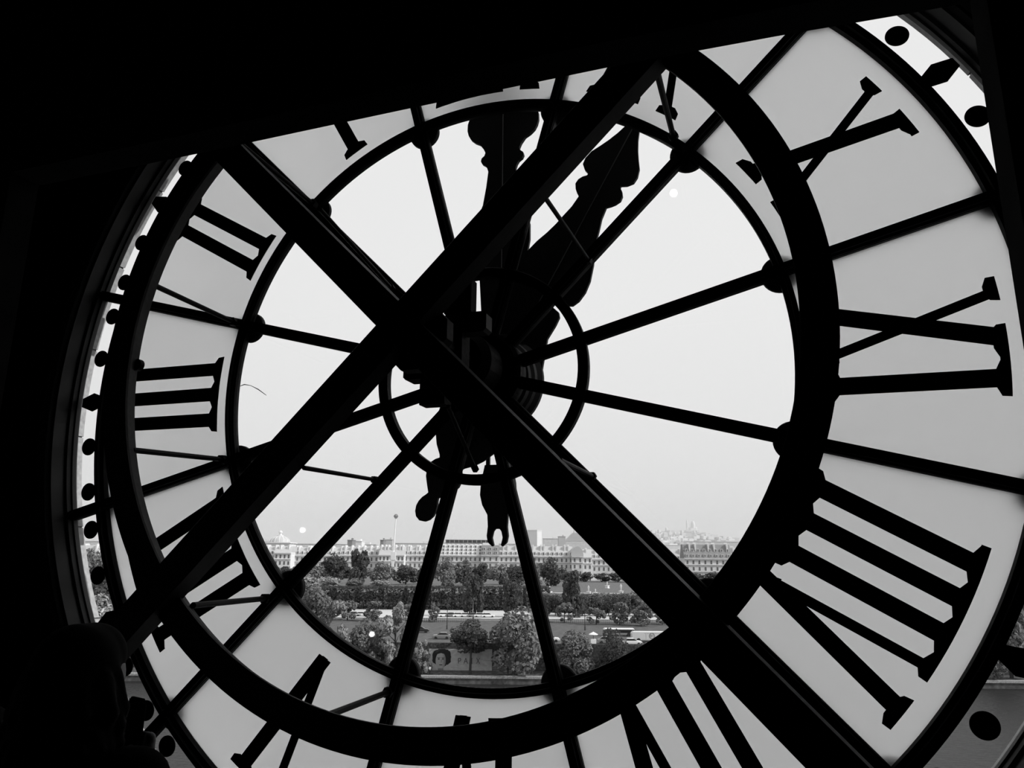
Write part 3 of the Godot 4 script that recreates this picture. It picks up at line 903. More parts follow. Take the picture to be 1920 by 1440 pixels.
# crowns in a unit cell: x, z in [-1, 1], y in [0, 2]
var crowns := {}
func crown_mesh(kind: int, variant: int, quads: int) -> ArrayMesh:
	var key := "%d_%d_%d" % [kind, variant, quads]
	if crowns.has(key):
		return crowns[key]
	var r := RandomNumberGenerator.new()
	r.seed = 100 + kind * 17 + variant * 5
	var blobs := []
	match kind:
		0:
			for i in 16:
				var a := r.randf() * TAU
				var y := r.randf_range(0.25, 1.7)
				var reach := 0.72 * sqrt(maxf(0.05, 1.0 - pow((y - 0.85) / 0.95, 2)))
				blobs.append([V(cos(a) * reach * r.randf_range(0.5, 1.0), y, sin(a) * reach * r.randf_range(0.5, 1.0)), r.randf_range(0.26, 0.42)])
			blobs.append([V(0, 0.95, 0), 0.62])
		1:
			for i in 16:
				var a := r.randf() * TAU
				var y := r.randf_range(0.15, 1.8)
				var reach := 0.62 * sqrt(maxf(0.04, 1.0 - pow((y - 0.75) / 1.15, 2)))
				blobs.append([V(cos(a) * reach, y, sin(a) * reach), r.randf_range(0.22, 0.34)])
			blobs.append([V(0, 0.7, 0), 0.5])
			blobs.append([V(0, 1.25, 0), 0.42])
		3:
			for i in 22:
				var a := r.randf() * TAU
				var y := r.randf_range(0.2, 1.8)
				var reach := 0.8 * sqrt(maxf(0.05, 1.0 - pow((y - 0.8) / 1.05, 2)))
				blobs.append([V(cos(a) * reach * r.randf_range(0.3, 1.0), y, sin(a) * reach * r.randf_range(0.3, 1.0)), r.randf_range(0.14, 0.27)])
	var vs := PackedVector3Array()
	var ns := PackedVector3Array()
	var size: float = {0: 0.062, 1: 0.075, 2: 0.07, 3: 0.06}[kind] * sqrt(3000.0 / quads)
	for i in quads:
		var p: Vector3
		var out: Vector3
		if kind == 2:
			out = V(r.randfn(), r.randfn(), r.randfn()).normalized()
			var m := maxf(absf(out.x), maxf(absf(out.y), absf(out.z)))
			var q := out / m
			p = V(q.x * r.randf_range(0.9, 1.0), 1.0 + q.y * r.randf_range(0.88, 1.0), q.z * r.randf_range(0.9, 1.0))
		else:
			var b: Array = blobs[r.randi() % blobs.size()]
			out = V(r.randfn(), r.randfn(), r.randfn()).normalized()
			p = b[0] + out * b[1] * r.randf_range(0.82, 1.06)
			p.y = clampf(p.y, 0.0, 2.0)
		var n := (out * 0.8 + V(r.randfn(), r.randfn() + 0.5, r.randfn()) * 0.55).normalized()
		var t := n.cross(V(r.randfn(), r.randfn(), r.randfn())).normalized()
		var u := n.cross(t)
		var s := size * r.randf_range(0.6, 1.35)
		var a0 := p - t * s - u * s * 0.4
		var a1 := p + t * s * 0.3 - u * s * 0.8
		var a2 := p + t * s + u * s * 0.35
		var a3 := p - t * s * 0.25 + u * s * 0.85
		vs.append_array([a0, a2, a1, a0, a3, a2])
		ns.append_array([n, n, n, n, n, n])
	var arr := []
	arr.resize(Mesh.ARRAY_MAX)
	arr[Mesh.ARRAY_VERTEX] = vs
	arr[Mesh.ARRAY_NORMAL] = ns
	var mesh := ArrayMesh.new()
	mesh.add_surface_from_arrays(Mesh.PRIMITIVE_TRIANGLES, arr)
	crowns[key] = mesh
	return mesh

var tree_count := 0
# px column, distance, crown top and bottom rows, width in columns
func tree(called: String, label: String, px: float, d: float, top: float, bot: float, wpx: float, kind: int, leaf: String, ground: float, group := "", quads := 1500, bark := "bark") -> Node3D:
	tree_count += 1
	var w := width_at(wpx, d)
	var yt := y_at(px, top, d)
	var yb := y_at(px, bot, d)
	var at := far_at(px, d, ground)
	yb = maxf(yb, ground + 0.3)
	var o := thing(called, label, "tree", at, group)
	var c := hang("crown", crown_mesh(kind, tree_count % 3, quads), M[leaf], o)
	c.position = V(0, yb - ground, 0)
	c.rotation.y = tree_count * 2.4 if kind != 2 else YAW
	c.scale = V(w / 2, (yt - yb) / 2, w / 2 if kind != 2 else w / 2)
	var st := mb()
	var hgt := yb - ground + (yt - yb) * 0.55
	var r0 := clampf(w * 0.03, 0.12, 0.4)
	tube(st, V(0, -0.1, 0), V(0.02 * w, hgt, 0), r0, r0 * 0.45, 8)
	for i in 4:
		var a := i * 1.7 + tree_count
		var y := hgt * (0.62 + 0.09 * i)
		tube(st, V(0.01 * w, y, 0), V(cos(a) * w * 0.22, y + w * 0.22, sin(a) * w * 0.22), r0 * 0.4, r0 * 0.15, 6)
	put("trunk", st, M[bark], o)
	return o

# ---------------------------------------------------------------- buildings
# opts: corn, roof rows; floors, bay (metres), attic rows of dormers, chimneys, wall and roof materials
func building(called: String, label: String, px0: float, px1: float, d: float, corn: float, roof: float, o := {}) -> Node3D:
	var base: float = o.get("base", STREET)
	var pc := (px0 + px1) / 2
	var yc := y_at(pc, corn, d)
	var yr := y_at(pc, roof, d)
	var w := width_at(px1 - px0, d)
	var dep: float = o.get("depth", 14.0)
	var b := thing(called, label, "building", far_at(pc, d, base))
	b.basis = FB
	var hw := yc - base
	var hr := yr - yc
	var wallm: Material = M[o.get("wall", "cream stone")]
	var roofm: Material = M[o.get("roofm", "zinc roof")]
	var st := mb()
	box(st, V(0, hw / 2, -dep / 2), V(w, hw, dep))
	put("wall", st, wallm, b)
	st = mb()
	box(st, V(0, hw - 0.35, -dep / 2 + 0.3), V(w + 0.3, 0.7, dep + 0.9))
	for k in o.get("bands", 1):
		box(st, V(0, hw - 4.3 * (k + 1), 0.15), V(w, 0.35, 0.7))
	put("cornice", st, wallm, b)
	if hr > 0.5:
		st = mb()
		var run: float = minf(o.get("run", 4.0), dep / 2 - 0.5)
		prism(st, PackedVector2Array([Vector2(0.0, hw), Vector2(dep, hw), Vector2(dep - run, hw + hr * 0.8), Vector2(dep - run - 1, hw + hr), Vector2(run + 1, hw + hr), Vector2(run, hw + hr * 0.8)]), -w / 2, w / 2, Transform3D(Basis(V(0, 0, -1), V(0, 1, 0), V(1, 0, 0)), Vector3.ZERO))
		put("roof", st, roofm, b)
		# dormers
		var rows: int = o.get("dormers", 1)
		var bayd: float = o.get("dbay", 3.0)
		if rows > 0:
			var fr := mb()
			var gl := mb()
			var nd := maxi(1, int(w / bayd))
			for q in rows:
				var y0 := hw + 0.5 + (hr * 0.78 / rows) * q
				var hh := minf(2.2, hr * 0.62 / rows)
				var zf := -run * (y0 - hw) / (hr * 0.8)
				for i in nd:
					var x := -w / 2 + (i + 0.5) * w / nd
					box(fr, V(x, y0 + hh / 2, zf - 0.6), V(1.5, hh, 1.5))
					box(gl, V(x, y0 + hh * 0.48, zf + 0.16), V(0.85, hh * 0.74, 0.06))
			put("dormers", fr, wallm, b).set_meta("kind", "stuff")
			put("dormer_windows", gl, M["window glass far"], b).set_meta("kind", "stuff")
	# window openings too small to tell apart singly
	var bay: float = o.get("bay", 3.0)
	var floors: int = o.get("floors", 5)
	if floors > 0:
		st = mb()
		var n := maxi(1, int(w / bay))
		for q in floors:
			var y := hw - 2.6 - 4.2 * q
			if y < 1.5:
				continue
			for i in n:
				box(st, V(-w / 2 + (i + 0.5) * w / n, y, 0.03), V(1.15, 2.3, 0.08))
		put("windows", st, M["window glass far"], b).set_meta("kind", "stuff")
	# chimney walls standing across the roof
	var nc: int = o.get("chimneys", 0)
	for i in nc:
		st = mb()
		var x := -w / 2 + (i + 0.5) * w / nc + sin(i * 3.1 + pc) * 1.2
		box(st, V(x, hw + hr * 0.62, -dep * 0.45), V(0.9, hr * 0.9, dep * 0.55))
		for j in 5:
			box(st, V(x, hw + hr * 1.07 + 0.35, -dep * 0.45 + (j - 2) * dep * 0.1), V(0.45, 0.7, 0.45))
		put("chimney", st, M["white stone"], b)
	return b

func plain_block(called: String, label: String, px0: float, px1: float, d: float, top: float, base: float, m: String, dep := 14.0, group := "") -> Node3D:
	var pc := (px0 + px1) / 2
	var b := thing(called, label, "building", far_at(pc, d, base), group)
	b.basis = FB
	var h := y_at(pc, top, d) - base
	var w := width_at(px1 - px0, d)
	var st := mb()
	box(st, V(0, h / 2, -dep / 2), V(w, h, dep))
	put("wall", st, M[m], b)
	st = mb()
	box(st, V(0, h + 0.15, -dep / 2), V(w + 0.6, 0.5, dep + 0.6))
	box(st, V(w * 0.2, h + 1.1, -dep / 2), V(w * 0.2, 1.8, dep * 0.4))
	put("roof", st, M[m], b)
	return b

# ---------------------------------------------------------------- street things
func car(label: String, px: float, d: float, paint: String, facing: float, ground: float, group := "") -> Node3D:
	var o := thing("car", label, "car", far_at(px, d, ground), group)
	o.basis = FB * Basis(Vector3.UP, facing)
	var st := mb()
	cham_prism(st, PackedVector2Array([Vector2(-2.1, 0.35), Vector2(2.1, 0.35), Vector2(2.15, 0.7), Vector2(1.9, 0.9), Vector2(1.0, 1.0), Vector2(-1.75, 1.0), Vector2(-2.12, 0.85)]), -0.86, 0.86, 0.08)
	put("body", st, M[paint], o)
	st = mb()
	cham_prism(st, PackedVector2Array([Vector2(-1.7, 0.98), Vector2(1.05, 0.98), Vector2(0.35, 1.42), Vector2(-1.15, 1.42)]), -0.74, 0.74, 0.1)
	put("cabin_glass", st, M["car glass"], o)
	st = mb()
	cham_prism(st, PackedVector2Array([Vector2(-1.2, 1.4), Vector2(0.4, 1.4), Vector2(0.25, 1.5), Vector2(-1.05, 1.5)]), -0.68, 0.68, 0.04)
	put("roof", st, M[paint], o)
	for x in [-1.3, 1.3]:
		for z in [-0.78, 0.78]:
			st = mb(); tube(st, V(x, 0.32, z - 0.11), V(x, 0.32, z + 0.11), 0.32, 0.32, 14)
			put("wheel", st, M["tyre"], o)
	return o

var stroller: ArrayMesh
var stroller_dress: ArrayMesh
func figure_mesh() -> void:
	stroller = field_mesh([[V(0, 1.62, 0), V(0, 1.6, 0.01), 0.1, 0.1], [V(0, 1.52, 0), V(0, 1.42, 0), 0.06, 0.065], [V(0, 1.36, 0), V(0, 0.95, 0), 0.14, 0.13], [V(-0.15, 1.38, 0), V(0.15, 1.38, 0), 0.07, 0.07], [V(-0.19, 1.36, 0), V(-0.25, 1.1, 0.04), 0.055, 0.045], [V(-0.25, 1.1, 0.04), V(-0.23, 0.85, -0.06), 0.042, 0.035], [V(0.19, 1.36, 0), V(0.25, 1.1, 0.02), 0.055, 0.045], [V(0.25, 1.1, 0.02), V(0.23, 0.86, -0.1), 0.042, 0.035], [V(-0.08, 0.92, 0), V(-0.1, 0.48, -0.08), 0.1, 0.065], [V(-0.1, 0.48, -0.08), V(-0.1, 0.06, 0.05), 0.06, 0.045], [V(0.08, 0.92, 0), V(0.1, 0.48, -0.02), 0.1, 0.065], [V(0.1, 0.48, -0.02), V(0.1, 0.06, -0.22), 0.06, 0.045], [V(-0.1, 0.05, 0.05), V(-0.1, 0.04, -0.1), 0.045, 0.04], [V(0.1, 0.05, -0.22), V(0.1, 0.04, -0.36), 0.045, 0.04]], 0.04, 0.06)
	stroller_dress = field_mesh([[V(0, 1.36, 0), V(0, 0.95, 0), 0.165, 0.155], [V(-0.15, 1.38, 0), V(0.15, 1.38, 0), 0.09, 0.09], [V(-0.19, 1.36, 0), V(-0.25, 1.12, 0.03), 0.075, 0.065], [V(0.19, 1.36, 0), V(0.25, 1.12, 0.02), 0.075, 0.065]], 0.04, 0.06)

func stroll(label: String, px: float, d: float, ground: float, shirt: String, turn: float) -> void:
	var o := thing("person", label, "person", far_at(px, d, ground))
	o.rotation.y = turn
	hang("body", stroller, M["dark clothes"], o)
	hang("shirt", stroller_dress, M[shirt], o)

func statue(label: String, px: float, d: float, ground: float, scale_: float, ped: float, turn: float) -> void:
	var o := thing("statue", label, "statue", far_at(px, d, ground))
	o.rotation.y = turn
	var f := hang("figure", stroller, M["statue marble"], o)
	f.scale = Vector3.ONE * scale_
	f.position.y = ped
	var st := mb()
	box(st, V(0, ped / 2, 0), V(1.3, ped, 1.3)); box(st, V(0, ped - 0.1, 0), V(1.6, 0.25, 1.6)); box(st, V(0, 0.15, 0), V(1.6, 0.3, 1.6))
	put("pedestal", st, M["statue marble"], o)

func street_lamp(label: String, px: float, d: float, ground: float, hgt: float, m: String) -> void:
	var o := thing("street_lamp", label, "street lamp", far_at(px, d, ground))
	o.basis = FB
	var st := mb()
	tube(st, V(0, 0, 0), V(0, hgt, 0), 0.12, 0.07, 8)
	tube(st, V(0, 0, 0), V(0, 1.0, 0), 0.2, 0.16, 8)
	put("pole", st, M[m], o)
	st = mb(); tube(st, V(0, hgt - 0.1, 0), V(1.1, hgt + 0.35, 0), 0.06, 0.05, 8)
	put("arm", st, M[m], o)
	st = mb(); box(st, V(1.4, hgt + 0.3, 0), V(0.8, 0.16, 0.3), Basis(), 0.05)
	put("lamp_head", st, M[m], o)

func banner_print(face_left: bool, full_face: bool) -> ImageTexture:
	var W := 512
	var H := 192
	var im := Image.create(W, H, false, Image.FORMAT_RGB8)
	im.fill(Color(0.74, 0.74, 0.74))
	var n := noise(0.02, 3, 40)
	for y in H:
		for x in W:
			var c := 0.70 + 0.06 * n.get_noise_2d(x, y)
			if face_left or full_face:
				# a plain generic portrait: dark wavy hair round a pale oval
				var fx := (x - 98.0) / 74.0 if not full_face else (x - 130.0) / 120.0
				var fy := (y - 92.0) / 92.0
				var wav := 0.09 * sin(atan2(fy, fx) * 7.0) + 0.12 * n.get_noise_2d(x * 2.0, y * 2.0)
				var hair := pow(fx - 0.08, 2) / 1.1 + pow(fy + 0.22, 2) / 0.78
				if hair < 1.0 + wav:
					c = 0.14
				var face := pow((fx + 0.02) / 0.56, 2) + pow((fy - 0.1) / 0.82, 2)
				if face < 1.0 and fy > -0.62 + 0.25 * absf(fx):
					c = 0.68 - 0.22 * smoothstep(0.05, 0.6, fx)
					for s in [-0.24, 0.22]:
						if pow((fx - s) / 0.12, 2) + pow((fy + 0.06) / 0.05, 2) < 1.0:
							c = 0.2
						if absf(fx - s) < 0.16 and absf(fy + 0.18 + 0.1 * absf(fx - s)) < 0.025:
							c = 0.25
					if absf(fx - 0.05) < 0.05 and fy > -0.02 and fy < 0.27:
						c *= 0.8
					if pow(fx / 0.2, 2) + pow((fy - 0.48) / 0.05, 2) < 1.0:
						c = 0.33
				if fy > 0.8 and absf(fx) < 0.3:
					c = 0.5
			im.set_pixel(x, y, Color(c, c, c))
	# rows of small print, too small to read
	if face_left:
		for row in [[230, 128, 60], [310, 118, 70], [230, 142, 26], [440, 96, 46], [420, 84, 40], [400, 126, 44], [330, 150, 50], [430, 140, 44], [180, 156, 60]]:
			var x: int = row[0]
			while x < row[0] + row[2]:
				var l := 3 + int(absf(n.get_noise_2d(x * 9.0, row[1] * 5.0)) * 12)
				im.fill_rect(Rect2i(x, row[1], l, 3), Color(0.5, 0.5, 0.5))
				x += l + 3
	return ImageTexture.create_from_image(im)

func banner(label: String, px0: float, px1: float, top: float, bot: float, d: float, full_face: bool) -> Node3D:
	var pc := (px0 + px1) / 2
	var yt := y_at(pc, top, d)
	var yb := y_at(pc, bot, d)
	var w := width_at(px1 - px0, d)
	var o := thing("banner", label, "banner", far_at(pc, d, yb))
	o.basis = FB
	var h := yt - yb
	var st := SurfaceTool.new()
	st.begin(Mesh.PRIMITIVE_TRIANGLES)
	for q in [[0, 0], [1, 1], [1, 0], [0, 0], [0, 1], [1, 1]]:
		st.set_uv(Vector2(q[0], 1 - q[1]))
		st.set_normal(Vector3.BACK)
		st.add_vertex(V((q[0] - 0.5) * w, q[1] * h, 0.06))
	var m := StandardMaterial3D.new()
	m.resource_name = "banner print"
	m.albedo_texture = banner_print(not full_face, full_face)
	m.roughness = 0.9
	put_mesh_raw("print", st.commit(), m, o)
	var s2 := mb()
	box(s2, V(0, h / 2, 0), V(w, h, 0.1))
	put("canvas", s2, M["cream stone"], o)
	if not full_face:
		for q in [["P", 0.485], ["A", 0.585], ["I", 0.68], ["X", 0.78]]:
			var tm := TextMesh.new()
			tm.text = q[0]
			var f := SystemFont.new()
			f.font_names = PackedStringArray(["Droid Sans"])
			tm.font = f
			tm.font_size = 48
			tm.pixel_size = h * 0.245 / 34.0
			tm.depth = 0.03
			var t := MeshInstance3D.new()
			t.name = "letter"
			t.mesh = tm
			t.material_override = M["mark ink"]
			o.add_child(t, true)
			t.position = V((q[1] - 0.5) * w, h * 0.475, 0.09)
			t.scale = V(0.95, 1.0, 1.0)
	return o

func put_mesh_raw(called: String, mesh: Mesh, m: Material, parent: Node) -> void:
	hang(called, mesh, m, parent)

func build_city() -> void:
	FB = Basis(RIGHT_H, Vector3.UP, -AHEAD_H)
	city_materials()
	figure_mesh()
	# ground, from the water to the streets beyond the garden
	slab("river", 3, 157.5, WATER, 2.0, M["river water"], "dark rippled river between the clock and the quay")
	slab("lower_quay", 157, 167, QUAY, 3.0, M["quay paving"], "lower quay path beside the river")
	slab("sunlit_quay_edge", 156.8, 158.2, QUAY + 0.2, 0.4, M["pale kerb stone"], "pale stone edge of the lower quay, sunlit patch put into its colour")  # sunlit band of the quay added as a paler strip
	slab("quay_wall", 166, 167, ROAD + 0.9, 7.0, M["quay wall stone"], "stone retaining wall of the quay")
	slab("quay_road", 167, 238, ROAD, 4.0, M["asphalt"], "grey quay road with cars")
	slab("promenade", 238, 287, ROAD + 0.15, 4.0, M["pale gravel"], "sunlit pale promenade under the trees")
	slab("garden_terrace", 286, 440, -15.15, 6.0, M["lawn"], "garden terrace with lawns and statues")
	slab("city_ground", 440, 3700, STREET, 4.0, M["quay paving"], "ground of the city beyond the garden", 2600.0)
	for q in [["far verge", 232.0], ["near verge", 171.5]]:
		slab("road_kerb", q[1], q[1] + 1.2, ROAD + 0.16, 0.5, M["pale kerb stone"], "pale kerb of the quay road")
	for q in [["garden_path", 1020.0, 1290.0, 291.0, 294.0], ["garden_path", 1850.0, 2040.0, 268.0, 330.0]]:
		var gp := mb()
		var ga := far_at(q[1], (q[3] + q[4]) / 2, 0)
		var gb := far_at(q[2], (q[3] + q[4]) / 2, 0)
		box(gp, (ga + gb) / 2 * V(1, 0, 1) + V(0, -15.2, 0), V(ga.distance_to(gb), 0.4, q[4] - q[3]), FB)
		struct(q[0], gp, M["pale gravel"], "pale gravel path of the garden terrace")
	# iron railings along the road
	for q in [["long dark railing along the far side of the road, left of the crossed beams", 700.0, 905.0, 226.0], ["long dark railing along the far side of the road, right of the spokes", 1020.0, 1290.0, 226.0]]:
		var a := far_at(q[1], q[3], ROAD)
		var b := far_at(q[2], q[3], ROAD)
		var o := thing("railing", q[0], "railing", a)
		var L := a.distance_to(b)
		var dir := (b - a) / L
		var st := mb()
		bar(st, V(0, 1.1, 0), dir * L + V(0, 1.1, 0), 0.1, 0.08, Vector3.UP)
		bar(st, V(0, 0.2, 0), dir * L + V(0, 0.2, 0), 0.08, 0.06, Vector3.UP)
		put("rail", st, M["railing iron"], o)
		st = mb()
		for i in int(L / 0.6):
			box(st, dir * (i * 0.6) + V(0, 0.55, 0), V(0.06, 1.1, 0.06))
		put("balusters", st, M["railing iron"], o).set_meta("kind", "stuff")

	# ---- river bank trees
	var near := [
		["tree before the portrait banner, its forked trunk crossing the lettering", 886, 163, 1160, 1225, 88, 0, "leaf dark"],
		["largest leafy tree on the river bank, right of the lettered banner", 972, 162, 1138, 1264, 112, 0, "leaf mid"],
		["low round tree on the bank, right of the lower right spoke", 1086, 164, 1182, 1266, 74, 0, "leaf mid"],
		["dark round tree on the bank in front of the coach", 1154, 164, 1178, 1260, 58, 0, "leaf dark"],
		["dark bank tree below the white truck, at the big ring's edge", 1212, 165, 1205, 1262, 46, 0, "leaf dark"],
		["light bushy bank tree at the lower left spoke", 632, 163, 1122, 1240, 70, 3, "leaf light"],
		["tall light tree with plume shaped top, left of the lower spoke", 742, 163, 1120, 1250, 84, 3, "leaf light"],
		["broad mid grey tree between the two light bank trees", 688, 164, 1160, 1258, 72, 0, "leaf mid"],
		["tree at the left joint of the clear glass, above the dial ring", 588, 164, 1100, 1200, 76, 0, "leaf mid"],
		["pale wispy willow left of the portrait banner", 796, 162, 1196, 1264, 46, 3, "leaf light"],
		["bushy tree at far right edge beside the river, outside the minute ring", 1902, 164, 1120, 1275, 120, 3, "leaf mid"],
		["tree with dark bare trunk before the right hand banner", 1868, 161, 1212, 1300, 60, 3, "leaf mid"],
		["light tree seen through the minute ring at left, lower one", 196, 166, 1096, 1230, 120, 3, "leaf light"],
		["bank tree partly hidden behind the person at left", 120, 168, 1130, 1250, 100, 0, "leaf mid"],
		["dark bank tree left of the light bushy one", 540, 166, 1120, 1225, 60, 0, "leaf dark"]]
	for t in near:
		tree("bank_tree", t[0], t[1], t[2] - 1.8, t[3], t[4], t[5], t[6], t[7], QUAY, "", 3400)
	# street trees along the road
	for t in [["small street tree on thin trunk, just right of the lower left spoke", 818, 226, 1128, 1168, 26], ["first small street tree right of the lower right spoke", 1122, 222, 1136, 1184, 42], ["second small street tree right of the lower right spoke, above the coach", 1166, 222, 1128, 1186, 42], ["third street tree, over the white truck", 1208, 220, 1120, 1188, 52], ["street tree beside the end of the big ring", 1246, 224, 1146, 1184, 36], ["street tree left of the lower left spoke among the bank trees", 768, 230, 1132, 1172, 34], ["leafy street tree over the road at the far left of the clear glass", 600, 228, 1108, 1170, 64], ["street tree over the road, left of the tall plume shaped tree", 655, 230, 1122, 1174, 50], ["street tree over the parked cars, behind the tall plume shaped tree", 706, 226, 1126, 1182, 52], ["street tree right behind the largest leafy bank tree", 1010, 226, 1130, 1172, 44], ["street tree behind the low round bank tree", 1062, 228, 1126, 1170, 40]]:
		tree("street_tree", t[0], t[1], t[2], t[3], t[4], t[5], 3, "leaf mid", ROAD, "", 1700)
	# tall dark poplars
	for t in [["tall dark poplar with pale trunk, left of the fork of the clock hand", 890, 244, 1074, 1152, 46], ["tall dark poplar with pale trunk, below the clock hand's fork", 964, 245, 1078, 1150, 44], ["tall dark poplar right of the lower right spoke", 1078, 246, 1070, 1154, 46]]:
		tree("poplar", t[0], t[1], t[2], t[3], t[4], t[5], 1, "leaf dark", ROAD, "", 2400, "pale bark")
	# clipped rows
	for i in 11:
		tree("clipped_tree", nth(i) + " square clipped tree from the left in the dark hedge row", 560 + i * 45, 276, 1100, 1151, 48, 2, "leaf shaded", ROAD, "clipped trees of the dark hedge row", 1500)
	for i in 11:
		tree("row_tree", nth(i) + " tree from the left in the front row over the sunlit promenade", 1020 + i * 25, 252, 1116 + (i % 2), 1150, 30, 0 if i % 3 else 2, "leaf dark", ROAD, "trees over the sunlit promenade", 1100)
	for i in 10:
		tree("row_tree", nth(i) + " tree from the left in the rear row over the sunlit promenade", 1034 + i * 25, 266, 1113 + (i % 2), 1146, 30, 2, "leaf mid", ROAD, "trees over the sunlit promenade", 1100)
	# lit shrubs and trees of the garden front at left
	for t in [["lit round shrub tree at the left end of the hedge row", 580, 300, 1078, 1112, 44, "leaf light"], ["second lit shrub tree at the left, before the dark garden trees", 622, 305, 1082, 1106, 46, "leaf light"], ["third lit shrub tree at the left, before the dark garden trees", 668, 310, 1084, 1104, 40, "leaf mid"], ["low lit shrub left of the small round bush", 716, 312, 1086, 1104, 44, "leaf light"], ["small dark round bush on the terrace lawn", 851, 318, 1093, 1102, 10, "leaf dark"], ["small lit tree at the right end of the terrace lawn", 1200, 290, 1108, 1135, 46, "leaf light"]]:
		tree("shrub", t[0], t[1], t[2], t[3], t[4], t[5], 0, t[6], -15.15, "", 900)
	# garden trees in front of the facades
	var garden := [[498, 1072, 46, 0, "leaf dark"], [540, 1062, 44, 0, "leaf dark"], [585, 1052, 50, 0, "leaf mid"], [628, 1038, 52, 0, "leaf dark"], [675, 1030, 46, 1, "leaf dark"], [718, 1052, 50, 0, "leaf mid"], [764, 1060, 52, 0, "leaf dark"], [800, 1062, 40, 0, "leaf dark"], [838, 1045, 46, 0, "leaf mid"], [872, 1050, 44, 1, "leaf mid"], [906, 1056, 44, 0, "leaf dark"], [940, 1058, 44, 0, "leaf mid"], [974, 1062, 44, 0, "leaf dark"], [1004, 1060, 36, 1, "leaf mid"], [1036, 1044, 46, 0, "leaf dark"]]
	var where := ["at the left edge of the clear glass", "under the domed building", "right of the domed building", "under the flat roofed blocks", "tallest and darkest, left of the pavilion", "before the bright pavilion", "under the white mast", "behind the lower left spoke", "at the left end of the large mansard building", "tall one under the mansard dormers", "left of the fork of the clock hand", "under the fork of the clock hand", "right of the fork of the clock hand", "behind the lower right spoke", "standing alone right of the lower right spoke"]
	for i in garden.size():
		var t: Array = garden[i]
		tree("garden_tree", "round garden tree before the facades, " + where[i], t[0], 335 + (i % 4) * 12, t[1], 1101, t[2], t[3], t[4], -15.15, "", 1800)
	for i in 15:
		tree("garden_tree", nth(i) + " tree from the left in the back row close before the facades", 478 + i * 41, 450 + (i % 3) * 8, 1056 + (i * 7) % 9, 1086, 50, 0, ["leaf dark", "leaf mid"][i % 2], STREET, "back row of garden trees", 1100)
	for i in 11:
		tree("garden_tree", nth(i) + " dark tree from the left in the row below the right hand facades", 1072 + i * 30, 420, 1072 + (i % 3), 1103, 36, 0, "leaf dark", -15.15, "even row of garden trees at right", 900)
	for t in [["garden tree seen through the minute ring at left, upper one", 172, 380, 1028, 1092, 60, "leaf mid"], ["garden tree through the minute ring at left, behind the upper one", 212, 400, 1044, 1096, 50, "leaf dark"], ["garden tree left of the minute ring opening", 130, 390, 1040, 1095, 56, "leaf dark"], ["dark hedge tree through the minute ring at left", 196, 270, 1066, 1130, 70, "leaf dark"], ["garden tree at the far right beyond the minute ring", 1905, 380, 1112, 1150, 60, "leaf dark"]]:
		tree("garden_tree", t[0], t[1], t[2], t[3], t[4], t[5], 0, t[6], -15.15 if t[2] > 300 else ROAD, "", 1400)

	# ---- facades beyond the garden
	building("facade_building", "bright pavilion with columns below the far dome", 514, 545, 505, 1036, 1024, {"bay": 2.6, "floors": 5, "wall": "white stone", "dormers": 0, "chimneys": 4})
	building("facade_building", "grey facade with chimney walls at the left edge of the clear glass", 470, 514, 515, 1040, 1024, {"chimneys": 5})
	building("facade_building", "long facade with chimneys between the domed pavilion and the left tree tops", 545, 640, 515, 1041, 1026, {"chimneys": 9})
	building("facade_building", "facade behind the tallest dark garden tree", 640, 711, 515, 1041, 1025, {"chimneys": 6})
	building("pavilion", "bright corner pavilion with many pillars beside the white mast", 711, 759, 508, 1040, 1024, {"wall": "white stone", "bay": 2.2, "chimneys": 7, "dormers": 0})
	building("facade_building", "facade with white chimney walls right of the white mast", 759, 826, 516, 1041, 1025, {"chimneys": 8})
	building("mansard_building", "large pale mansard building with three rows of dormers and flat top", 820, 906, 514, 1041, 1017, {"dormers": 3, "dbay": 2.95, "roofm": "cream stone", "run": 5.0, "bay": 2.95})
	building("pavilion", "darker pavilion roof joined to the large mansard building", 905, 939, 511, 1041, 1022, {"dormers": 2, "dbay": 3.2, "roofm": "slate roof", "bay": 3.2})
	building("facade_building", "facade with tall white chimney walls right of the clock hand's fork", 939, 1010, 516, 1042, 1024, {"chimneys": 6})
	building("facade_building", "facade with chimney walls right of the lower right spoke", 1010, 1078, 516, 1043, 1024, {"chimneys": 6})
	building("facade_building", "facade end with bright corner right of the curved roof", 1097, 1114, 512, 1044, 1030, {"wall": "white stone", "dormers": 0, "chimneys": 1})
	building("facade_building", "lower facade beside the descending beam", 1114, 1185, 516, 1048, 1032, {"chimneys": 4})
	building("facade_building", "facade hidden mostly by the descending beam", 1185, 1290, 518, 1050, 1030, {"chimneys": 6})
	building("mansard_building", "mansard building with two rows of dark dormers at right, inside the big ring", 1289, 1378, 500, 1047, 1021, {"dormers": 2, "dbay": 3.6, "roofm": "slate roof", "bay": 3.6, "chimneys": 5, "bands": 2})
	building("facade_building", "facade right of the mansard building behind the big ring", 1378, 1470, 515, 1050, 1028, {"chimneys": 5})
	building("facade_building", "pale facade seen through the minute ring at left", 100, 260, 520, 1040, 1022, {"chimneys": 8})
	# curved roof end
	var cr := building("pavilion", "pavilion with a large rounded roof beside the descending beam", 1076, 1097, 510, 1043, 1043, {"bay": 3.4, "chimneys": 0})
	var st := mb()
	var hw := y_at(1086, 1043, 510) - STREET
	var prof := PackedVector2Array([Vector2(-4.2, hw)])
	for i in 13:
		var a := PI * (1.0 - i / 12.0)
		prof.append(Vector2(cos(a) * 4.2, hw + sin(a) * 6.6))
	prism(st, prof, -13.0, -0.4)
	put("rounded_roof", st, M["zinc roof"], cr)
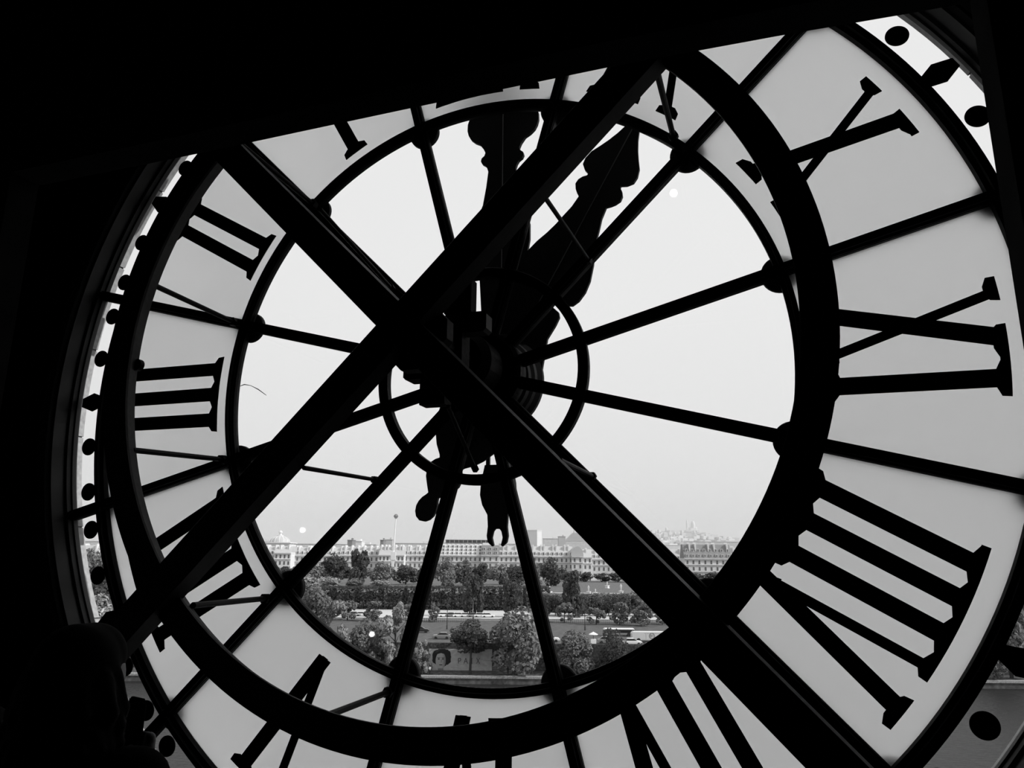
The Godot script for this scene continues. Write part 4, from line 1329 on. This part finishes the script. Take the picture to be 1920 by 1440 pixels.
	# flat rooftop terrace on the large mansard building
	var tb := thing("rooftop_terrace", "thin dark glazed terrace along the top of the large mansard building", "terrace", far_at(880, 521, y_at(880, 1017, 521) - 0.3))
	tb.basis = FB
	st = mb()
	var tw := width_at(84, 521)
	box(st, V(0, 2.0, 0), V(tw, 0.25, 5))
	for i in 11:
		box(st, V(-tw / 2 + tw * i / 10.0, 1.0, 2.2), V(0.3, 2.0, 0.3))
	put("canopy", st, M["zinc roof"], tb)
	st = mb(); box(st, V(0, 1.0, 0), V(tw * 0.98, 1.7, 3.6))
	put("glazing", st, M["window glass far"], tb)
	# blocks farther back
	for q in [["dark rooftop block above the left facades", 651, 660, 640, 1013, "slate roof"], ["white low block with terrace above the left facades", 661, 678, 660, 1015, "white stone"], ["pale long block behind the dark rooftop block", 640, 705, 700, 1021, "cream stone"], ["small dark rooftop box left of the white mast", 713, 719, 640, 1013, "slate roof"], ["pale glass block behind the white mast", 720, 736, 700, 1012, "zinc roof"], ["low pale roofs between the mast and the mansard building", 742, 826, 720, 1019, "cream stone"],
		["low pale roofs left of the white tower", 938, 992, 800, 1020, "cream stone"], ["pale long roof right of the white tower", 1022, 1052, 900, 1010, "cream stone"], ["grey square block right of the white tower", 1051, 1064, 850, 1006, "zinc roof"], ["pale roofs behind the rounded roof", 1064, 1125, 900, 1014, "cream stone"], ["pale roofs below the hill, left part", 1120, 1215, 1100, 1020, "cream stone"], ["pale roofs below the hill, middle part", 1215, 1292, 1000, 1022, "white stone"], ["pale roofs below the hill, right part", 1292, 1420, 1000, 1016, "cream stone"], ["distant pale roofs behind the domed building", 470, 508, 700, 1016, "cream stone"], ["distant pale roofs right of the domed building", 548, 640, 720, 1020, "cream stone"], ["distant pale roofs through the minute ring at left", 90, 260, 800, 1015, "cream stone"]]:
		plain_block("far_block", q[0], q[1], q[2], q[3], q[4], STREET, q[5])
	# pointed roof
	var pr := thing("opera_roof", "grey pointed roof just left of the descending beam", "building", far_at(1082, 1000, STREET))
	pr.basis = FB
	var yb := y_at(1082, 1017, 1000) - STREET
	var yp := y_at(1082, 999, 1000) - STREET
	var pw := width_at(42, 1000)
	st = mb(); prism(st, PackedVector2Array([Vector2(-pw / 2, yb), Vector2(pw / 2, yb), Vector2(pw * 0.08, yp), Vector2(-pw * 0.08, yp)]), -30, 0)
	put("roof", st, M["zinc roof"], pr)
	st = mb(); box(st, V(0, yb / 2, -15), V(pw, yb, 30))
	put("wall", st, M["cream stone"], pr)
	st = mb(); tube(st, V(0, yp, -15), V(0, yp + 5, -15), 1.2, 0.6, 8)
	put("finial", st, M["zinc roof"], pr)
	# dome
	var dm := thing("domed_building", "pale ribbed dome with small lantern on the skyline at left", "building", far_at(523, 620, STREET))
	dm.basis = FB
	var d0 := y_at(523, 1018, 620) - STREET
	var d1 := y_at(523, 1005, 620) - STREET
	var d2 := y_at(523, 994, 620) - STREET
	var dr := width_at(19, 620)
	st = mb(); box(st, V(0, d0 / 2, 0), V(dr * 2.6, d0, dr * 2.2)); box(st, V(0, d0, 0), V(dr * 2.8, 0.8, dr * 2.4))
	put("wall", st, M["white stone"], dm)
	var up := Transform3D(Basis(V(1, 0, 0), V(0, 0, -1), V(0, 1, 0)), Vector3.ZERO)
	st = mb()
	var dp := []
	for i in 10:
		var a := PI / 2 * i / 9.0
		dp.append(Vector2(maxf(0.25 * dr, dr * pow(cos(a), 0.85)), d0 + (d1 - d0) * sin(a)))
	dp.append(Vector2(0, d1))
	dp.append(Vector2(0, d0))
	lathe_at(st, dp, 28, up)
	put("dome", st, M["zinc roof"], dm)
	for i in 14:
		var a := TAU * i / 14
		st = mb()
		for j in 7:
			var a0 := PI / 2 * j / 7.6
			var a1 := PI / 2 * (j + 1) / 7.6
			bar(st, V(cos(a) * dr * pow(cos(a0), 0.85), d0 + (d1 - d0) * sin(a0), sin(a) * dr * pow(cos(a0), 0.85)), V(cos(a) * dr * pow(cos(a1), 0.85), d0 + (d1 - d0) * sin(a1), sin(a) * dr * pow(cos(a1), 0.85)), 0.45, 0.3, Vector3.UP)
		put("rib", st, M["white stone"], dm)
	st = mb()
	lathe_at(st, [Vector2(0, d1 - 0.3), Vector2(dr * 0.34, d1 - 0.3), Vector2(dr * 0.34, d1 + 0.5), Vector2(dr * 0.14, d1 + 0.7), Vector2(dr * 0.12, d1 + (d2 - d1) * 0.55), Vector2(dr * 0.2, d1 + (d2 - d1) * 0.58), Vector2(dr * 0.17, d1 + (d2 - d1) * 0.75), Vector2(0, d2)], 16, up)
	put("lantern", st, M["white stone"], dm)
	# tower
	var tw2 := thing("tower", "plain white tower block on the skyline right of the clock hand's fork", "tower", far_at(1004, 1500, STREET))
	tw2.basis = FB * Basis(Vector3.UP, deg_to_rad(-28))
	var th := y_at(1004, 995, 1500) - STREET
	st = mb(); box(st, V(0, th / 2, 0), V(width_at(23, 1500), th, width_at(20, 1500)))
	put("wall", st, M["white stone"], tw2)
	st = mb(); box(st, V(0, th + 0.5, 0), V(width_at(24, 1500), 1.2, width_at(21, 1500)))
	put("roof", st, M["white stone"], tw2)
	# mast
	var ms := thing("mast", "slender white leaning mast with a cage at its top", "mast", far_at(737, 470, STREET))
	var mtop := far_at(744.5, 470, y_at(744.5, 972, 470)) - ms.position
	st = mb(); tube(st, Vector3.ZERO, mtop * 0.45, 0.8, 0.6, 10); tube(st, mtop * 0.45, mtop, 0.5, 0.3, 10)
	put("pole", st, M["white paint"], ms)
	st = mb(); box(st, mtop * 0.42, V(3.0, 5.0, 2.0), FB); box(st, mtop * 0.34, V(1.6, 8.0, 1.6), FB)
	put("winch_box", st, M["white paint"], ms)
	st = mb()
	for i in 8:
		var a := TAU * i / 8
		bar(st, mtop + V(cos(a) * 0.5, 0, sin(a) * 0.5), mtop + V(cos(a) * 1.3, 1.4, sin(a) * 1.3), 0.25, 0.25, Vector3.UP)
		bar(st, mtop + V(cos(a) * 1.3, 1.4, sin(a) * 1.3), mtop + V(cos(a) * 0.5, 2.6, sin(a) * 0.5), 0.25, 0.25, Vector3.UP)
	lathe_at(st, [Vector2(1.1, 1.2), Vector2(1.45, 1.2), Vector2(1.45, 1.6), Vector2(1.1, 1.6)], 16, Transform3D(Basis(V(1, 0, 0), V(0, 0, -1), V(0, 1, 0)), mtop))
	put("cage", st, M["slate roof"], ms)
	# hill
	var rows := [[1020, 1024], [1100, 1018], [1150, 1014], [1190, 1008], [1225, 999], [1245, 997], [1262, 998], [1285, 1000], [1315, 1000], [1335, 1003], [1360, 1009], [1390, 1015], [1450, 1021], [1560, 1026]]
	st = mb()
	var steps := 5
	for i in rows.size() - 1:
		for j in steps:
			var pts := []
			for q in [[i, j], [i + 1, j], [i + 1, j + 1], [i, j + 1]]:
				var t: float = q[1] / float(steps)
				var dd: float = lerpf(2200, 3250, t)
				var topy: float = y_at(rows[q[0]][0], rows[q[0]][1], 3250)
				var yy: float = lerpf(STREET, topy, smoothstep(0.0, 1.0, t)) + (sin(q[0] * 5.1 + q[1] * 2.3) * 4.0 if q[1] > 0 and q[1] < steps else 0.0)
				pts.append(far_at(rows[q[0]][0], dd, 0) * V(1, 0, 1) + V(0, yy, 0))
			quad(st, pts[0], pts[1], pts[2], pts[3])
	for i in rows.size() - 1:
		var a0: Vector3 = far_at(rows[i][0], 3250, 0) * V(1, 0, 1)
		var a1: Vector3 = far_at(rows[i + 1][0], 3250, 0) * V(1, 0, 1)
		var t0 := y_at(rows[i][0], rows[i][1], 3250)
		var t1 := y_at(rows[i + 1][0], rows[i + 1][1], 3250)
		quad(st, a1 + V(0, STREET - 4, 0), a0 + V(0, STREET - 4, 0), a0 + V(0, t0, 0), a1 + V(0, t1, 0))
	var hill := struct("hill", st, M["hill haze green"], "distant hill under the white basilica")
	var r := RandomNumberGenerator.new()
	r.seed = 77
	var hs := mb()
	for i in 420:
		var px := r.randf_range(1110, 1440)
		var t := r.randf_range(0.02, 0.93)
		var dd := lerpf(2200, 3240, t)
		var k := 0
		while k < rows.size() - 2 and rows[k + 1][0] < px:
			k += 1
		var f: float = (px - rows[k][0]) / float(rows[k + 1][0] - rows[k][0])
		var topy := lerpf(y_at(rows[k][0], rows[k][1], 3250), y_at(rows[k + 1][0], rows[k + 1][1], 3250), f)
		var yy := lerpf(STREET, topy, smoothstep(0.0, 1.0, t))
		var hh := r.randf_range(9, 16)
		box(hs, far_at(px, dd, 0) * V(1, 0, 1) + V(0, yy + hh / 2 - 3, 0), V(r.randf_range(10, 30), hh, 12), FB * Basis(Vector3.UP, r.randf_range(-0.5, 0.5)))
	var hm := put("hillside_houses", hs, M["white stone"])
	hm.set_meta("kind", "stuff")
	tag(hm, "countless tiny pale houses covering the distant hillside", "houses")
	# basilica
	var bs := thing("basilica", "hazy white basilica with tall domes on top of the distant hill", "church", far_at(1300, 3260, y_at(1300, 1003, 3260)))
	bs.basis = FB
	var u := width_at(1.0, 3260)
	st = mb(); box(st, V(0, 4 * u, 0), V(26 * u, 9 * u, 16 * u)); box(st, V(-12 * u, 2 * u, 0), V(14 * u, 6 * u, 14 * u)); box(st, V(2 * u, 10 * u, 0), V(10 * u, 6 * u, 10 * u))
	put("nave", st, M["white stone"], bs)
	for q in [[2.5, 12, 30, 4.2], [-8.5, 6, 32, 2.0], [-3.5, 8, 19, 2.2], [8.0, 8, 19, 2.2], [10.5, 5, 13, 1.8]]:
		st = mb()
		var pf := []
		for i in 9:
			var a := PI / 2 * i / 8.0
			pf.append(Vector2(maxf(0.12, q[3] * pow(cos(a), 0.7)) * u, (q[1] + 4 + (q[2] - q[1] - 8) * sin(a)) * u))
		var whole := [Vector2(0, q[1] * u), Vector2(q[3] * u, q[1] * u)]
		whole.append_array(pf)
		whole.append(Vector2(0.25 * u, q[2] * u))
		whole.append(Vector2(0, q[2] * u))
		lathe_at(st, whole, 18, Transform3D(Basis(V(1, 0, 0), V(0, 0, -1), V(0, 1, 0)), V(q[0] * u, 0, 0)))
		put("dome", st, M["white stone"], bs)
	var wt := thing("water_tower", "small pale round tower on the hill left of the basilica", "tower", far_at(1252, 3255, y_at(1252, 998, 3255)))
	st = mb(); tube(st, V(0, -5, 0), V(0, 7 * u, 0), 2.2 * u, 2.0 * u, 14); tube(st, V(0, 7 * u, 0), V(0, 10 * u, 0), 2.4 * u, 0.4 * u, 14)
	put("shaft", st, M["white stone"], wt)

	# ---- on the quay
	banner("long banner on the quay wall, woman's portrait at left and the word PAIX", 810, 925, 1217, 1259, 165.85, false)
	banner("grey portrait banner on the quay wall at far right, large close face", 1812, 1853, 1266, 1308, 165.85, true)
	var tk := thing("truck", "white box truck with a ringed mark, at the right end of the road", "truck", far_at(1222, 180, ROAD))
	tk.basis = FB
	var ttop := y_at(1222, 1184, 180) - ROAD
	var tlen := width_at(66, 180)
	st = mb(); cham_prism(st, PackedVector2Array([Vector2(-tlen / 2, 0.45), Vector2(tlen / 2, 0.45), Vector2(tlen / 2, ttop), Vector2(-tlen / 2 + 0.35, ttop), Vector2(-tlen / 2, ttop - 0.35)]), -1.1, 1.1, 0.06)
	put("cargo_box", st, M["truck panel"], tk)
	st = mb(); box(st, V(-tlen * 0.11, ttop * 0.55, 1.11), V(0.1, ttop * 0.7, 0.03)); box(st, V(tlen * 0.15, ttop * 0.9, 1.11), V(tlen * 0.6, 0.12, 0.03))
	put("panel_joint", st, M["zinc roof"], tk)
	st = mb(); lathe_at(st, [Vector2(0.55, 0), Vector2(0.66, 0), Vector2(0.66, 0.02), Vector2(0.55, 0.02)], 28, Transform3D(Basis(), V(tlen * 0.05, ttop * 0.6, 1.1)))
	put("ring_mark", st, M["mark ink"], tk)
	var tm := TextMesh.new()
	tm.text = "B1"
	var fnt := SystemFont.new()
	fnt.font_names = PackedStringArray(["Droid Sans"])
	tm.font = fnt
	tm.font_size = 32
	tm.pixel_size = 0.024
	tm.depth = 0.02
	var tx := hang("ring_lettering", tm, M["mark ink"], tk)
	tx.position = V(tlen * 0.05, ttop * 0.6, 1.11)
	for x in [-tlen * 0.32, tlen * 0.3]:
		st = mb(); tube(st, V(x, 0.45, 0.85), V(x, 0.45, 1.12), 0.45, 0.45, 16); tube(st, V(x, 0.45, -1.12), V(x, 0.45, -0.85), 0.45, 0.45, 16)
		put("wheel", st, M["tyre"], tk)
	var co := thing("coach", "long coach with white roof and dark windows behind the white truck", "coach", far_at(1164, 192, ROAD))
	co.basis = FB
	var ct := y_at(1164, 1178, 192) - ROAD
	var cl := width_at(58, 192)
	st = mb(); cham_prism(st, PackedVector2Array([Vector2(-cl / 2, 0.35), Vector2(cl / 2, 0.35), Vector2(cl / 2, ct * 0.45), Vector2(-cl / 2, ct * 0.45)]), -1.2, 1.2, 0.08)
	put("body", st, M["car grey"], co)
	st = mb(); cham_prism(st, PackedVector2Array([Vector2(-cl / 2 + 0.1, ct * 0.45), Vector2(cl / 2 - 0.1, ct * 0.45), Vector2(cl / 2 - 0.15, ct * 0.85), Vector2(-cl / 2 + 0.3, ct * 0.85)]), -1.18, 1.18, 0.05)
	put("window_band", st, M["car glass"], co)
	st = mb(); cham_prism(st, PackedVector2Array([Vector2(-cl / 2 + 0.2, ct * 0.85), Vector2(cl / 2 - 0.1, ct * 0.85), Vector2(cl / 2 - 0.2, ct), Vector2(-cl / 2 + 0.5, ct)]), -1.2, 1.2, 0.1)
	put("roof", st, M["car white"], co)
	for x in [-cl * 0.3, cl * 0.3]:
		st = mb(); tube(st, V(x, 0.45, -1.22), V(x, 0.45, 1.22), 0.45, 0.45, 16)
		put("wheel", st, M["tyre"], co)
	car("white car just right of the lower right spoke, on the quay road", 1036, 178, "car white", 0.0, ROAD)
	car("pale car in front of the white truck", 1190, 173, "car white", 0.0, ROAD)
	car("dark car half hidden by the bank trees at left", 698, 190, "car black", 0.0, ROAD)
	car("dark car with bright bonnet above the portrait banner", 832, 182, "car grey", PI, ROAD)
	car("black car right beside the lower left spoke", 793, 196, "car black", 0.0, ROAD)
	car("grey car near the kiosk parasol behind the bank trees", 1142, 176, "car grey", 0.0, ROAD)
	for i in 8:
		car(nth(i) + [" white", " white", " grey"][i % 3] + " parked car from the left along the promenade, right of the lower left spoke", 824 + i * 13.5, 243, ["car white", "car white", "car grey"][i % 3], 0.2 * (i % 2), ROAD, "cars parked along the promenade")
	for i in 4:
		car(nth(i) + [" white", " grey"][i % 2] + " parked car from the left in the row between the bank trees", 655 + i * 14, 243, ["car white", "car grey"][i % 2], 0.0, ROAD, "cars parked at the left of the promenade")
	var ps := thing("parasol", "round white parasol on the quay road between two bank trees", "parasol", far_at(1117, 175, ROAD))
	st = mb(); lathe_at(st, [Vector2(0, 2.6), Vector2(1.05, 2.05), Vector2(1.05, 1.95), Vector2(0, 2.45)], 14, Transform3D(Basis(V(1, 0, 0), V(0, 0, -1), V(0, 1, 0)), Vector3.ZERO))
	put("canopy", st, M["white paint"], ps)
	st = mb(); tube(st, V(0, 0, 0), V(0, 2.5, 0), 0.06, 0.05, 8)
	put("pole", st, M["railing iron"], ps)
	st = mb(); box(st, V(0, 0.5, 0), V(1.2, 1.0, 0.8), FB)
	put("counter", st, M["white paint"], ps)
	stroll("left walker in white shirt on the lower quay, below the largest tree", 967, 159.8, QUAY, "white shirt", 0.5)
	stroll("right walker in white shirt on the lower quay, below the largest tree", 973, 160.2, QUAY, "white shirt", 0.2)
	stroll("person in pale shirt standing left of the portrait banner", 810.5, 160, QUAY, "white shirt", 1.0)
	stroll("dark dressed walker left of the pair in white shirts", 957, 160, QUAY, "dark clothes", -0.4)
	street_lamp("dark tall street lamp right of the lower right spoke", 1101, 205, ROAD, 9.0, "railing iron")
	street_lamp("thin dark street lamp above the portrait banner", 842, 205, ROAD, 7.0, "railing iron")
	statue("white statue at the left of the pair by the right spoke", 1023, 289, -15.15, 1.1, 0.7, 0.4)
	statue("white statue at the right of the pair by the right spoke", 1034, 289, -15.15, 1.2, 0.8, -0.3)
	statue("tall white statue on the lawn, first from the dark poplar", 1107, 289, -15.15, 1.3, 0.9, 0.0)
	statue("small white statue on the lawn, second from the dark poplar", 1120, 288.5, -15.15, 0.8, 0.6, 0.6)
	statue("white statue on the lawn nearest the descending beam", 1168, 289, -15.15, 1.5, 1.2, 0.0)
	statue("white seated group statue at the back of the lawn", 1142, 340, -15.15, 1.0, 1.2, 1.2)
	# summer haze over the far city
	var fv := FogVolume.new()
	fv.name = "haze"
	fv.shape = RenderingServer.FOG_VOLUME_SHAPE_BOX
	fv.size = V(5200, 190, 3260)
	fv.transform = Transform3D(FB, CAM * V(1, 0, 1) + AHEAD_H * (470 + 1630) + V(0, 76, 0))
	var fm := FogMaterial.new()
	fm.density = 0.00024
	fm.albedo = Color(1, 1, 1)
	fv.material = fm
	fv.set_meta("kind", "stuff")
	fv.set_meta("label", "pale summer haze over the distant city")
	fv.set_meta("category", "haze")
	add_child(fv)
